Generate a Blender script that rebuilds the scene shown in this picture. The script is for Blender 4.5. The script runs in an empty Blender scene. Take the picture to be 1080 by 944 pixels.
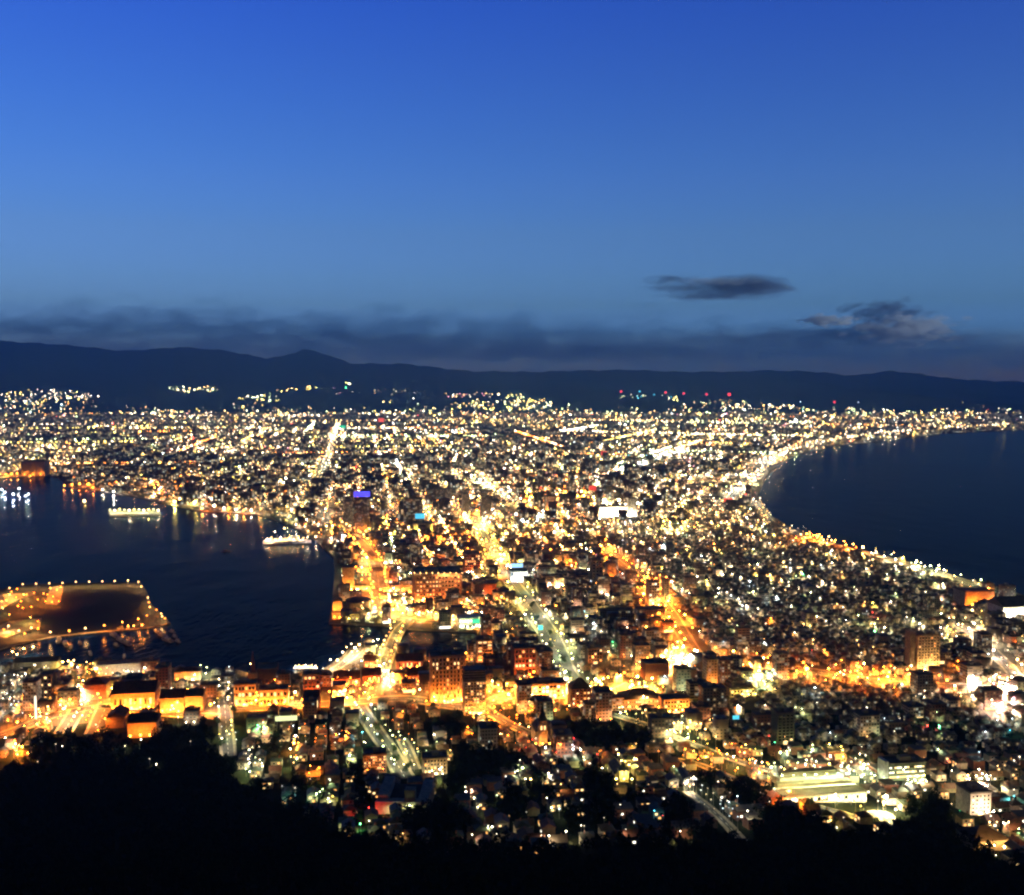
import bpy, bmesh, math, random
import numpy as np
from mathutils import Vector, Matrix
R = math.radians
random.seed(7); rng = np.random.default_rng(7)
sc = bpy.context.scene
col = sc.collection

# ------------------------------------------------------------------ camera
F = 1080.0                      # focal length in photograph pixels (frame 1080 x 944)
CAM = Vector((0, 0, 330)); HOR = 400.0
PITCH = math.atan((472 - HOR) / F)
cam_d = bpy.data.cameras.new('camera'); cam = bpy.data.objects.new('camera', cam_d); col.objects.link(cam)
cam.location = CAM; cam.rotation_euler = (R(90) - PITCH, 0, 0)
cam_d.sensor_width = 36; cam_d.sensor_fit = 'HORIZONTAL'; cam_d.lens = 36 * F / 1080
cam_d.clip_start = 1; cam_d.clip_end = 200000
sc.camera = cam

# ------------------------------------------------------------------ sky, dusk, sun far below the horizon
world = bpy.data.worlds.new('World'); sc.world = world; world.use_nodes = True
wt = world.node_tree; wt.nodes.clear()
def wn(t, **k):
    n = wt.nodes.new(t)
    for a, b in k.items(): setattr(n, a, b)
    return n
sky = wn('ShaderNodeTexSky', sky_type='NISHITA', sun_disc=False)
sky.sun_elevation = R(2.0); sky.sun_rotation = R(120); sky.altitude = 330
sky.air_density = 1.0; sky.dust_density = 0.2; sky.ozone_density = 6.0
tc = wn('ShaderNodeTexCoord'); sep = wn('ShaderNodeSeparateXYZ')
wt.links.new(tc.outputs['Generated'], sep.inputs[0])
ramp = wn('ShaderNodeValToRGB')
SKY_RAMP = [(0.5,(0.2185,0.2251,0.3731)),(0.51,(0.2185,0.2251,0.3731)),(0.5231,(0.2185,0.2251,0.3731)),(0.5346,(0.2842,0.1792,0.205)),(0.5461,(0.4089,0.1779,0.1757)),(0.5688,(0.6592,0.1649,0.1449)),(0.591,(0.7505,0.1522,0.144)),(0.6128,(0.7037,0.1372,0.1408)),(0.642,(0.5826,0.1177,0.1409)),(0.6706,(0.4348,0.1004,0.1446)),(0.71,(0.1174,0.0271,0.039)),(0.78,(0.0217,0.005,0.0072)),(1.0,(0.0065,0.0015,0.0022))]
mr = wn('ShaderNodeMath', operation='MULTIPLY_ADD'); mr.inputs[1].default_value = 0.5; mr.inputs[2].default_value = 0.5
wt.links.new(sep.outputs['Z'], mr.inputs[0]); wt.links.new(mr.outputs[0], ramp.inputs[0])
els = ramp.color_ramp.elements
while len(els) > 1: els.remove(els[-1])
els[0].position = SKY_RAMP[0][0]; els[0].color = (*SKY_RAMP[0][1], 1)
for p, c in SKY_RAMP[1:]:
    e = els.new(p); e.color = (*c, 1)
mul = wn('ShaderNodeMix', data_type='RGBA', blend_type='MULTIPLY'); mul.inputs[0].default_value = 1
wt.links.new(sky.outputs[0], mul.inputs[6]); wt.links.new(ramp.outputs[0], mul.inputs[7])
bg = wn('ShaderNodeBackground'); bg.inputs[1].default_value = 4.0
wo = wn('ShaderNodeOutputWorld')
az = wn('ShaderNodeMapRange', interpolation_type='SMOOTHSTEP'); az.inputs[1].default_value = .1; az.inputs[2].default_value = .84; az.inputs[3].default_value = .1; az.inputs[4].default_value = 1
wt.links.new(sep.outputs['Y'], az.inputs[0])          # sky behind the camera darkened to cut its blue fill on the town
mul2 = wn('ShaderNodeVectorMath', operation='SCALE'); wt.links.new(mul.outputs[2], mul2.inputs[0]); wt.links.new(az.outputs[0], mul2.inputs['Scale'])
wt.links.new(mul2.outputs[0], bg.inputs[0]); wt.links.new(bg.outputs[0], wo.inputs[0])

# the sun has set: it stands three degrees under the horizon and only reaches the high clouds
sun_d = bpy.data.lights.new('sun', 'SUN'); sun_d.energy = 5.0; sun_d.angle = R(.5); sun_d.color = (.68, .86, 1)
sun = bpy.data.objects.new('sun', sun_d); col.objects.link(sun)
sun.rotation_euler = Vector((math.sin(R(120)), math.cos(R(120)), math.sin(R(-3)))).to_track_quat('Z', 'Y').to_euler()
vs = sc.view_settings
sc.display_settings.display_device = 'sRGB'
vs.view_transform = 'Standard'; vs.look = 'None'; vs.gamma = 1; vs.use_curve_mapping = False; vs.exposure = 0
cy = sc.cycles
sc.render.engine = 'CYCLES'
cy.filter_width = 2.25           # soft phone lens
cy.max_bounces = 3; cy.diffuse_bounces = 2; cy.glossy_bounces = 2; cy.transmission_bounces = 1
cy.volume_bounces = 2; cy.transparent_max_bounces = 6
cy.use_light_tree = True; cy.caustics_reflective = False; cy.caustics_refractive = False
cy.use_denoising = True; cy.sample_clamp_indirect = 4
cy.use_adaptive_sampling = True; cy.adaptive_threshold = 0.02
cy.volume_step_rate = 2; cy.volume_max_steps = 96

# ------------------------------------------------------------------ helpers
def tag(o, label=None, cat=None, group=None, kind=None):
    if label: o['label'] = label
    if cat: o['category'] = cat
    if group: o['group'] = group
    if kind: o['kind'] = kind
    return o

def empty(name, loc, rz=0.0):
    o = bpy.data.objects.new(name, None); o.location = loc; o.rotation_euler = (0, 0, rz)
    o.empty_display_size = 1; col.objects.link(o); return o

class MB:
    """collects faces with metre UVs and a material slot, builds ONE mesh object"""
    def __init__(s): s.v = []; s.f = []; s.uv = []; s.m = []
    def face(s, pts, uv=None, m=0):
        b = len(s.v); s.v.extend(pts); s.f.append(tuple(range(b, b + len(pts))))
        s.uv.extend(uv if uv else [(p[0], p[1]) for p in pts]); s.m.append(m)
    def box(s, x0, y0, z0, x1, y1, z1, m=0, top=True, bottom=False, seed=None):
        k = (seed if seed is not None else random.randint(0, 500)) * 60.0
        w, d = x1 - x0, y1 - y0
        zz = lambda z: z - z0
        def side(a, b, u0, L):
            s.face([(a[0], a[1], z0), (b[0], b[1], z0), (b[0], b[1], z1), (a[0], a[1], z1)],
                   [(k + u0, 0), (k + u0 + L, 0), (k + u0 + L, z1 - z0), (k + u0, z1 - z0)], m)
        side((x0, y0), (x1, y0), 0, w); side((x1, y0), (x1, y1), w, d)
        side((x1, y1), (x0, y1), w + d, w); side((x0, y1), (x0, y0), 2 * w + d, d)
        if top: s.face([(x0, y0, z1), (x1, y0, z1), (x1, y1, z1), (x0, y1, z1)], None, m)
        if bottom: s.face([(x0, y1, z0), (x1, y1, z0), (x1, y0, z0), (x0, y0, z0)], None, m)
        return s
    def prism(s, poly, z0, z1, m=0, cap=True):
        """vertical prism over a CCW polygon"""
        u = random.randint(0, 400) * 60.0
        for i in range(len(poly)):
            a, b = poly[i], poly[(i + 1) % len(poly)]
            L = math.hypot(b[0] - a[0], b[1] - a[1])
            s.face([(*a, z0), (*b, z0), (*b, z1), (*a, z1)], [(u, 0), (u + L, 0), (u + L, z1 - z0), (u, z1 - z0)], m); u += L
        if cap: s.face([(*p, z1) for p in poly], None, m)
        return s
    def gable(s, x0, y0, x1, y1, z, h, ov=0.4, m=0, axis='x', thick=0.25):
        """gabled roof slab, ridge along axis"""
        x0 -= ov; y0 -= ov; x1 += ov; y1 += ov
        if axis == 'x':
            ym = (y0 + y1) / 2
            s.face([(x0, y0, z), (x1, y0, z), (x1, ym, z + h), (x0, ym, z + h)], None, m)
            s.face([(x1, y1, z), (x0, y1, z), (x0, ym, z + h), (x1, ym, z + h)], None, m)
            s.face([(x0, y1, z), (x0, y0, z), (x0, ym, z + h)], None, m); s.face([(x1, y0, z), (x1, y1, z), (x1, ym, z + h)], None, m)
        else:
            xm = (x0 + x1) / 2
            s.face([(x1, y0, z), (x1, y1, z), (xm, y1, z + h), (xm, y0, z + h)], None, m)
            s.face([(x0, y1, z), (x0, y0, z), (xm, y0, z + h), (xm, y1, z + h)], None, m)
            s.face([(x0, y0, z), (x1, y0, z), (xm, y0, z + h)], None, m); s.face([(x1, y1, z), (x0, y1, z), (xm, y1, z + h)], None, m)
        s.face([(x0, y1, z), (x1, y1, z), (x1, y0, z), (x0, y0, z)], None, m)
        return s
    def hip(s, x0, y0, x1, y1, z, h, ov=0.4, m=0):
        x0 -= ov; y0 -= ov; x1 += ov; y1 += ov
        w, d = x1 - x0, y1 - y0
        if w >= d: a = ((x0 + d / 2), (y0 + y1) / 2, z + h); b = ((x1 - d / 2), (y0 + y1) / 2, z + h)
        else: a = ((x0 + x1) / 2, y0 + w / 2, z + h); b = ((x0 + x1) / 2, y1 - w / 2, z + h)
        P = [(x0, y0, z), (x1, y0, z), (x1, y1, z), (x0, y1, z)]
        if w >= d:
            s.face([P[0], P[1], b, a], None, m); s.face([P[1], P[2], b], None, m); s.face([P[2], P[3], a, b], None, m); s.face([P[3], P[0], a], None, m)
        else:
            s.face([P[0], P[1], a], None, m); s.face([P[1], P[2], b, a], None, m); s.face([P[2], P[3], b], None, m); s.face([P[3], P[0], a, b], None, m)
        s.face([P[3], P[2], P[1], P[0]], None, m)
        return s
    def ball(s, c, r, n=8, rings=5, m=0, sz=1.0):
        P = []
        for j in range(rings + 1):
            t = math.pi * j / rings
            P.append([(c[0] + r * math.sin(t) * math.cos(2 * math.pi * i / n), c[1] + r * math.sin(t) * math.sin(2 * math.pi * i / n), c[2] - r * sz * math.cos(t)) for i in range(n)])
        for j in range(rings):
            for i in range(n):
                k = (i + 1) % n
                if j == 0: s.face([P[0][0], P[1][k], P[1][i]], None, m)
                elif j == rings - 1: s.face([P[j][i], P[j][k], P[rings][0]], None, m)
                else: s.face([P[j][i], P[j][k], P[j + 1][k], P[j + 1][i]], None, m)
        return s
    def tube(s, pts, rad, n=6, m=0):
        rings = []
        for i, p in enumerate(pts):
            p = Vector(p); a = Vector(pts[max(i - 1, 0)]); b = Vector(pts[min(i + 1, len(pts) - 1)])
            t = (b - a).normalized(); u = t.orthogonal().normalized(); w = t.cross(u)
            r = rad[i] if isinstance(rad, (list, tuple)) else rad
            rings.append([tuple(p + r * (math.cos(2 * math.pi * k / n) * u + math.sin(2 * math.pi * k / n) * w)) for k in range(n)])
        for a, b in zip(rings, rings[1:]):
            for k in range(n):
                s.face([a[k], a[(k + 1) % n], b[(k + 1) % n], b[k]], None, m)
        s.face(rings[0][::-1], None, m); s.face(rings[-1], None, m)
        return s
    def build(s, name, mats, parent=None):
        me = bpy.data.meshes.new(name); me.from_pydata(s.v, [], s.f)
        uvl = me.uv_layers.new(name='UVMap'); uvl.data.foreach_set('uv', np.array(s.uv, 'f').ravel())
        if not isinstance(mats, (list, tuple)): mats = [mats]
        for m in mats: me.materials.append(m)
        if any(s.m): me.polygons.foreach_set('material_index', np.array(s.m, 'i'))
        o = bpy.data.objects.new(name, me); col.objects.link(o)
        if parent is not None: o.parent = parent
        return o

def big_mesh(name, V, Fq, mats, mi=None, uv=None):
    """mesh from numpy: V (n,3), Fq (m,k) same-size faces"""
    me = bpy.data.meshes.new(name); n, k = Fq.shape
    me.vertices.add(len(V)); me.vertices.foreach_set('co', np.asarray(V, 'f').ravel())
    me.loops.add(n * k); me.loops.foreach_set('vertex_index', np.asarray(Fq, 'i').ravel())
    me.polygons.add(n); me.polygons.foreach_set('loop_start', np.arange(n, dtype='i') * k)
    if mi is not None: me.polygons.foreach_set('material_index', np.asarray(mi, 'i'))
    if uv is not None:
        l = me.uv_layers.new(name='UVMap'); l.data.foreach_set('uv', np.asarray(uv, 'f').ravel())
    for m in mats: me.materials.append(m)
    me.update(calc_edges=True); me.validate()
    o = bpy.data.objects.new(name, me); col.objects.link(o); return o

def copy_tree(o, parent=None):
    c = o.copy(); col.objects.link(c); c.parent = parent
    for ch in list(o.children): copy_tree(ch, c)
    return c

# ------------------------------------------------------------------ materials
def mat(name, base, rough=0.8, noise=None, scale=0.3, amt=0.35, metal=0.0, spec=0.3, bump=0.0):
    m = bpy.data.materials.new(name); m.use_nodes = True; nt = m.node_tree; b = nt.nodes['Principled BSDF']
    b.inputs['Roughness'].default_value = rough; b.inputs['Metallic'].default_value = metal
    b.inputs['Specular IOR Level'].default_value = spec
    tc = nt.nodes.new('ShaderNodeTexCoord'); nz = nt.nodes.new('ShaderNodeTexNoise'); nz.inputs['Scale'].default_value = scale; nz.inputs['Detail'].default_value = 5
    nt.links.new(tc.outputs['Object'], nz.inputs['Vector'])
    mx = nt.nodes.new('ShaderNodeMix'); mx.data_type = 'RGBA'
    c2 = noise if noise else tuple(x * (1 - amt) for x in base)
    mx.inputs[6].default_value = (*base, 1); mx.inputs[7].default_value = (*c2, 1)
    rp = nt.nodes.new('ShaderNodeMapRange'); rp.inputs[1].default_value = .38; rp.inputs[2].default_value = .62
    nt.links.new(nz.outputs[0], rp.inputs[0]); nt.links.new(rp.outputs[0], mx.inputs[0])
    nt.links.new(mx.outputs[2], b.inputs['Base Color'])
    if bump:
        bp = nt.nodes.new('ShaderNodeBump'); bp.inputs['Strength'].default_value = bump; bp.inputs['Distance'].default_value = .3
        nt.links.new(nz.outputs[0], bp.inputs['Height']); nt.links.new(bp.outputs[0], b.inputs['Normal'])
    return m

def emit(name, c, s, sample='AUTO'):
    m = bpy.data.materials.new(name); m.use_nodes = True; nt = m.node_tree; nt.nodes.clear()
    e = nt.nodes.new('ShaderNodeEmission'); e.inputs[0].default_value = (*c, 1); e.inputs[1].default_value = s
    o = nt.nodes.new('ShaderNodeOutputMaterial'); nt.links.new(e.outputs[0], o.inputs[0])
    m.cycles.emission_sampling = sample
    return m

def facade(name, wall, glass=(0.02, 0.025, 0.03), cw=3.2, ch=3.1, fw=0.55, fh=0.45, lit=0.3, power=3.0, tint=(1, .72, .36), tint2=(.85, .95, .8)):
    """wall with a grid of windows laid out in UV metres, a share of them lit from inside"""
    m = bpy.data.materials.new(name); m.use_nodes = True; nt = m.node_tree; b = nt.nodes['Principled BSDF']
    L = nt.links.new
    def N(t, **k):
        n = nt.nodes.new(t)
        for a, v in k.items(): setattr(n, a, v)
        return n
    def M(op, a, b2=None, c=None):
        n = N('ShaderNodeMath', operation=op)
        for i, x in enumerate((a, b2, c)):
            if x is None: continue
            if isinstance(x, (int, float)): n.inputs[i].default_value = x
            else: L(x, n.inputs[i])
        return n.outputs[0]
    uv = N('ShaderNodeUVMap'); sp = N('ShaderNodeSeparateXYZ'); L(uv.outputs[0], sp.inputs[0])
    u = M('DIVIDE', sp.outputs[0], cw); v = M('DIVIDE', sp.outputs[1], ch)
    fu = M('FRACT', u); fv = M('FRACT', v)
    iu = M('LESS_THAN', M('ABSOLUTE', M('SUBTRACT', fu, .5)), fw / 2)
    iv = M('LESS_THAN', M('ABSOLUTE', M('SUBTRACT', fv, .52)), fh / 2)
    geo = N('ShaderNodeNewGeometry'); sg = N('ShaderNodeSeparateXYZ'); L(geo.outputs['Normal'], sg.inputs[0])
    side = M('LESS_THAN', M('ABSOLUTE', sg.outputs[2]), .5)
    win = M('MULTIPLY', M('MULTIPLY', iu, iv), side)
    cell = N('ShaderNodeCombineXYZ'); L(M('FLOOR', u), cell.inputs[0]); L(M('FLOOR', v), cell.inputs[1])
    oi = N('ShaderNodeObjectInfo'); L(M('MULTIPLY', oi.outputs['Random'], 91.7), cell.inputs[2])
    wn_ = N('ShaderNodeTexWhiteNoise', noise_dimensions='3D'); L(cell.outputs[0], wn_.inputs['Vector'])
    on = M('LESS_THAN', wn_.outputs['Value'], lit)
    sc2 = N('ShaderNodeSeparateColor'); L(wn_.outputs['Color'], sc2.inputs[0])
    tcl = N('ShaderNodeMix', data_type='RGBA'); tcl.inputs[6].default_value = (*tint, 1); tcl.inputs[7].default_value = (*tint2, 1)
    L(M('GREATER_THAN', sc2.outputs[1], .7), tcl.inputs[0])
    nz = N('ShaderNodeTexNoise'); nz.inputs['Scale'].default_value = .15; nz.inputs['Detail'].default_value = 4
    t = N('ShaderNodeTexCoord'); L(t.outputs['Object'], nz.inputs['Vector'])
    wl = N('ShaderNodeMix', data_type='RGBA'); wl.inputs[6].default_value = (*wall, 1); wl.inputs[7].default_value = (*[x * .6 for x in wall], 1)
    L(nz.outputs[0], wl.inputs[0])
    cm = N('ShaderNodeMix', data_type='RGBA'); cm.inputs[7].default_value = (*glass, 1)
    L(win, cm.inputs[0]); L(wl.outputs[2], cm.inputs[6]); L(cm.outputs[2], b.inputs['Base Color'])
    b.inputs['Roughness'].default_value = .7
    L(tcl.outputs[2], b.inputs['Emission Color'])
    L(M('MULTIPLY', M('MULTIPLY', win, on), M('MULTIPLY', M('ADD', M('POWER', sc2.outputs[0], 2.0), .15), power)), b.inputs['Emission Strength'])
    m.cycles.emission_sampling = 'NONE'
    return m

M_ground = mat('ground', (.085, .07, .045), .95, (.05, .042, .024), .02, bump=0)
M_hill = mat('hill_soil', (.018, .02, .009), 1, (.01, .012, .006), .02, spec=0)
M_asph = mat('asphalt', (.075, .068, .055), .9, (.045, .045, .045), .15)
M_conc = mat('concrete', (.32, .28, .2), .85, scale=.1)
M_quay = mat('quay_stone', (.22, .2, .18), .9, scale=.1)
M_mtn = mat('mountain_forest', (.03, .036, .03), 1, (.018, .022, .02), .0012, spec=0)
M_metal = mat('painted_metal', (.25, .25, .25), .5, metal=.3)
M_dark = mat('dark_metal', (.04, .04, .045), .6)
M_wallw = [mat('plaster_cream', (.52, .43, .28), scale=.4), mat('plaster_grey', (.3, .27, .2), scale=.4), mat('board_brown', (.2, .13, .08), scale=.4),
           mat('plaster_white', (.62, .56, .42), scale=.4), mat('board_green', (.18, .2, .12), scale=.4), mat('brick_red', (.3, .12, .07), scale=.6)]
M_roofs = [mat('roof_slate', (.09, .08, .06), .7), mat('roof_rust', (.17, .075, .045), .7), mat('roof_bluegrey', (.09, .088, .08), .6),
           mat('roof_brown', (.12, .085, .055), .8), mat('roof_green', (.06, .08, .045), .7)]
M_flat = [mat('flat_roof', (.22, .19, .14), .9, scale=.1), mat('flat_roof_dark', (.11, .095, .075), .9, scale=.1)]
M_glass = mat('dark_glass', (.015, .018, .022), .15, spec=.6)
M_bark = mat('bark', (.03, .022, .015), 1, scale=2)
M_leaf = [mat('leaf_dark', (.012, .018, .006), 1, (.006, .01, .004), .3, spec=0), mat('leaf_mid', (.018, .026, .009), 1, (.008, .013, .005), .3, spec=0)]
M_leaft = mat('leaf_town', (.035, .06, .02), .9, (.02, .035, .01), .6, spec=.1)
M_grass = mat('grass', (.012, .01, .006), 1, (.014, .02, .01), .02)
M_white = mat('white_paint', (.75, .74, .7), .5)
M_hull = mat('boat_hull', (.45, .45, .48), .5)
M_brick = M_wallw[5]

W_warm = (1, .7, .33); W_yel = (1, .82, .28); W_white = (1, .9, .68)
WIN = [emit('window_warm', (1, .66, .28), 2.6, 'NONE'), emit('window_white', (1, .93, .75), 3.0, 'NONE'), emit('window_orange', (1, .45, .12), 2.2, 'NONE')]
FAC = [facade('facade_cream', (.45, .4, .32), lit=.28), facade('facade_grey', (.28, .25, .19), lit=.22, power=3.5), facade('facade_brown', (.22, .15, .1), lit=.25),
       facade('facade_white', (.6, .53, .4), cw=2.6, lit=.3, power=4), facade('facade_band', (.42, .35, .24), cw=5, fw=.86, fh=.38, lit=.3, power=3),
       facade('facade_brick', (.28, .13, .08), lit=.2)]
FAR = [facade('far_cream', (.42, .34, .22), cw=7, ch=4, fw=.6, fh=.5, lit=.55, power=5.5), facade('far_grey', (.2, .175, .13), cw=8, ch=4, fw=.5, fh=.5, lit=.55, power=5.5),
       facade('far_brown', (.2, .13, .09), cw=7, ch=4, fw=.5, fh=.5, lit=.55, power=5.5)]

LC = {'orange': (1, .215, .018), 'amber': (1, .29, .035), 'warm': (1, .54, .18), 'yellow': (1, .74, .15), 'white': (1, .86, .6),
      'peach': (1, .72, .52), 'greenwhite': (.8, 1, .5), 'cool': (.72, .9, 1), 'red': (1, .05, .04), 'green': (.1, 1, .35), 'cyan': (.1, .75, 1), 'blue': (.12, .12, 1), 'pink': (1, .35, .5)}
LEV = [2.5, 9, 32, 95]; DOWN_LEV = [220, 1100, 3400, 6000]; AIM_LEV = [60, 240, 480, 720]
_lm = {}
def lampmat(c, lv, down=False):
    k = (c, lv, down)
    if k not in _lm:
        s = (AIM_LEV if down == 2 else DOWN_LEV if down else LEV)[lv]
        if c in ('red', 'green', 'cyan', 'blue', 'pink') and not down: s = min(s, 14)
        _lm[k] = emit('light_%s' % c, LC[c], s)
    return _lm[k]

# ------------------------------------------------------------------ terrain
GZ = 2.0
def hill(x, y):
    r = np.hypot(np.asarray(x) * .82, y)
    t = np.clip(1 - r / 1060, 0, 1)
    n = 1 + .10 * np.sin(np.asarray(x) / 97 + 1) * np.sin(np.asarray(y) / 83)
    return 322 * t ** 2.2 * np.where(r > 250, n, 1)
RIDGE = [(-900, 352), (-300, 352), (-80, 356), (0, 360), (60, 364), (130, 370), (190, 366), (240, 370), (280, 378), (298, 377), (322, 369), (345, 374), (370, 383),
         (430, 384), (500, 392), (560, 393), (600, 391), (660, 390), (720, 392), (780, 393), (800, 391), (850, 392), (900, 396), (935, 391), (960, 393), (1000, 399), (1050, 402), (1080, 403), (1300, 405), (1700, 409)]
RX = np.array([p[0] for p in RIDGE], float); RY = np.array([p[1] for p in RIDGE], float)
D0, D1, D2 = 9800.0, 16500.0, 21500.0
def mtn(x, y):
    x = np.asarray(x, float); y = np.asarray(y, float)
    px = 540 + F * x / np.maximum(y, 1)
    H = 330 + (HOR - np.interp(px, RX, RY)) / F * D1
    t = np.clip((y - D0) / (D1 - D0), 0, 1); u = np.clip((y - D1) / (D2 - D1), 0, 1)
    base = H * np.where(y < D1, t ** 1.55, 1 - u ** 2 * .9)
    rg = (np.sin(x / 620 + 2 * np.sin(y / 1900)) + .6 * np.sin(x / 270 + y / 800) + .4 * np.sin(y / 350 + x / 900)) 
    base = base + rg * 34 * np.sin(math.pi * np.clip(t * .93, 0, 1)) * (y < D1 + 100) + (np.sin(px / 5.1) + .7 * np.sin(px / 2.3 + 1)) * 8 * t
    return np.where(y > D0, np.maximum(base, 0), 0)
def gz(x, y):
    """height of the land surface"""
    return float(max(GZ, GZ - .3 + float(hill(x, y)))) if y < 1500 else float(GZ + mtn(x, y))
def ray(px, py):
    cx, cy_, cz = (px - 540) / F, (472 - py) / F, 1.0
    c, s = math.cos(PITCH), math.sin(PITCH)
    return Vector((cx, cz * c + cy_ * s, cy_ * c - cz * s))
def at(px, py, up=0.0):
    """where the sight line through a photograph pixel meets the land, UP metres above it"""
    d = ray(px, py)
    t0 = 200.0; t = t0
    while t < 22000:
        p = CAM + d * t
        if p.z < gz(p.x, p.y) + up: break
        t *= 1.01
    lo, hi = t / 1.01, t
    for _ in range(18):
        m_ = (lo + hi) / 2; p = CAM + d * m_
        if p.z < gz(p.x, p.y) + up: hi = m_
        else: lo = m_
    p = CAM + d * hi
    return Vector((p.x, p.y, gz(p.x, p.y)))
def flat(px, py, z=GZ):
    d = ray(px, py); t = (z - CAM.z) / d.z; p = CAM + d * t; return (p.x, p.y)
def topx(x, y, z=GZ):
    v = Vector((x, y, z)) - CAM; c, s = math.cos(PITCH), math.sin(PITCH)
    cz = v.y * c - v.z * s; cyy = v.y * s + v.z * c
    return 540 + F * v.x / cz, 472 - F * cyy / cz
def inside(poly, X, Y):
    X = np.asarray(X, float); Y = np.asarray(Y, float); c = np.zeros(X.shape, bool)
    n = len(poly)
    for i in range(n):
        x1, y1 = poly[i]; x2, y2 = poly[(i + 1) % n]
        if y1 == y2: continue
        h = ((y1 > Y) != (y2 > Y)) & (X < (x2 - x1) * (Y - y1) / (y2 - y1) + x1)
        c ^= h
    return c

SHORE_R = [(1080, 628), (1055, 619), (1020, 611), (990, 601), (950, 590), (910, 580), (870, 570), (836, 557), (815, 545), (804, 532), (801, 520), (806, 508), (815, 495),
           (830, 485), (850, 478), (880, 470), (930, 465), (962, 461), (1000, 457), (1040, 455), (1080, 453), (1160, 447), (1300, 438)]
SHORE_L = [(-400, 508), (-100, 507), (0, 505), (20, 503), (45, 501), (60, 503), (66, 508), (72, 513), (98, 517), (115, 519), (140, 523), (165, 529), (185, 534), (205, 538), (235, 540), (270, 542),
           (290, 548), (318, 560), (335, 571), (352, 588), (353, 600), (350, 640), (347, 657), (400, 659), (430, 663), (503, 666), (503, 692), (430, 693), (414, 690), (400, 679), (374, 677),
           (360, 692), (346, 702), (335, 709), (292, 712), (262, 709), (245, 705), (215, 709), (205, 706), (165, 703), (150, 699), (105, 700), (60, 702), (0, 700), (-300, 712)]
LAND = [(1700, 300), (1500, 700)] + [flat(1400, 745), flat(1200, 668)] + [flat(*p) for p in SHORE_R] + [(9500, 12000), (14000, 22500), (-26000, 22500), (-26000, 8200), (-9000, 5200)] + [flat(*p) for p in SHORE_L] + [(-1500, 900), (-1700, 300), (-1700, -900), (1700, -900)]
ISLAND = [flat(*p) for p in [(-160, 640), (-60, 628), (0, 622), (24, 617), (60, 615), (148, 614), (154, 622), (160, 639), (173, 649), (180, 657), (160, 661), (125, 664), (90, 667), (60, 670), (30, 676), (0, 684), (-60, 690), (-160, 694)]]
DOCKISLE = [flat(*p) for p in [(114, 538), (168, 536), (170, 543), (116, 545)]]
def on_land(X, Y): return inside(LAND, X, Y)

# forest edge in the photograph: below it only the black wooded slope
FEDGE = [(-200, 808), (0, 800), (14, 812), (30, 806), (36, 790), (70, 781), (120, 780), (150, 772), (195, 765), (228, 770), (232, 800), (252, 818), (285, 846), (325, 868), (355, 885), (400, 893), (450, 903),
         (560, 902), (640, 896), (700, 892), (745, 885), (790, 897), (806, 860), (830, 862), (856, 868), (897, 885), (938, 887), (948, 858), (1000, 862), (1008, 880), (1022, 897), (1048, 912), (1080, 918), (1300, 930)]
FXs = np.array([p[0] for p in FEDGE], float); FYs = np.array([p[1] for p in FEDGE], float)
DARKWOODS = [[(300, 830), (318, 822), (335, 832), (330, 846), (306, 842)], [(430, 864), (480, 860), (500, 880), (470, 895), (430, 890)], [(515, 846), (545, 840), (560, 856), (540, 874), (512, 866)], [(700, 850), (722, 852), (735, 876), (712, 884), (698, 872)], [(470, 812), (490, 815), (500, 834), (484, 850), (468, 838)], [(590, 866), (640, 862), (660, 878), (600, 885)], [(275, 786), (300, 784), (304, 800), (280, 806)], [(660, 838), (690, 842), (684, 852), (664, 850)], [(735, 815), (755, 822), (750, 838), (736, 834)], [(596, 772), (640, 765), (690, 768), (692, 792), (640, 796), (600, 788)], [(447, 762), (475, 756), (500, 768), (490, 782), (452, 778)], [(478, 790), (540, 800), (556, 815), (520, 830), (486, 820)],
             [(372, 806), (388, 808), (388, 870), (372, 860)], [(615, 812), (650, 815), (650, 870), (618, 850)], [(760, 830), (806, 838), (800, 858), (770, 850)], [(560, 826), (575, 822), (580, 850), (560, 850)], [(955, 846), (1004, 850), (1006, 862), (955, 860)]]
ISLE_DARK = [(66, 620), (146, 617), (156, 645), (100, 655), (20, 658), (10, 645), (60, 640)]
def forest_px(px, py):
    if py > np.interp(px, FXs, FYs): return True
    return any(bool(inside(w, px, py)) for w in DARKWOODS)

# ================================================================== SETTING
def structure(o): o['kind'] = 'structure'; return o
# sea: one sheet to the horizon
m = bpy.data.materials.new('sea_water'); m.use_nodes = True; nt = m.node_tree; b = nt.nodes['Principled BSDF']
b.inputs['Base Color'].default_value = (.001, .004, .02, 1); b.inputs['Roughness'].default_value = .2; b.inputs['IOR'].default_value = 1.333; b.inputs['Specular IOR Level'].default_value = .005; b.inputs['Specular Tint'].default_value = (.12, .5, 1, 1)
t_ = nt.nodes.new('ShaderNodeTexCoord'); mp = nt.nodes.new('ShaderNodeMapping'); mp.inputs['Scale'].default_value = (1, .45, 1)
nt.links.new(t_.outputs['Object'], mp.inputs[0])
hsum = None
for sc_, wt_ in ((.12, .55), (.02, 2.0), (.003, 5.0)):
    nz = nt.nodes.new('ShaderNodeTexNoise'); nz.inputs['Scale'].default_value = sc_; nz.inputs['Detail'].default_value = 4
    nt.links.new(mp.outputs[0], nz.inputs[0])
    k = nt.nodes.new('ShaderNodeMath'); k.operation = 'MULTIPLY'; k.inputs[1].default_value = wt_; nt.links.new(nz.outputs[0], k.inputs[0])
    if hsum is None: hsum = k.outputs[0]
    else:
        a = nt.nodes.new('ShaderNodeMath'); a.operation = 'ADD'; nt.links.new(hsum, a.inputs[0]); nt.links.new(k.outputs[0], a.inputs[1]); hsum = a.outputs[0]
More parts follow.
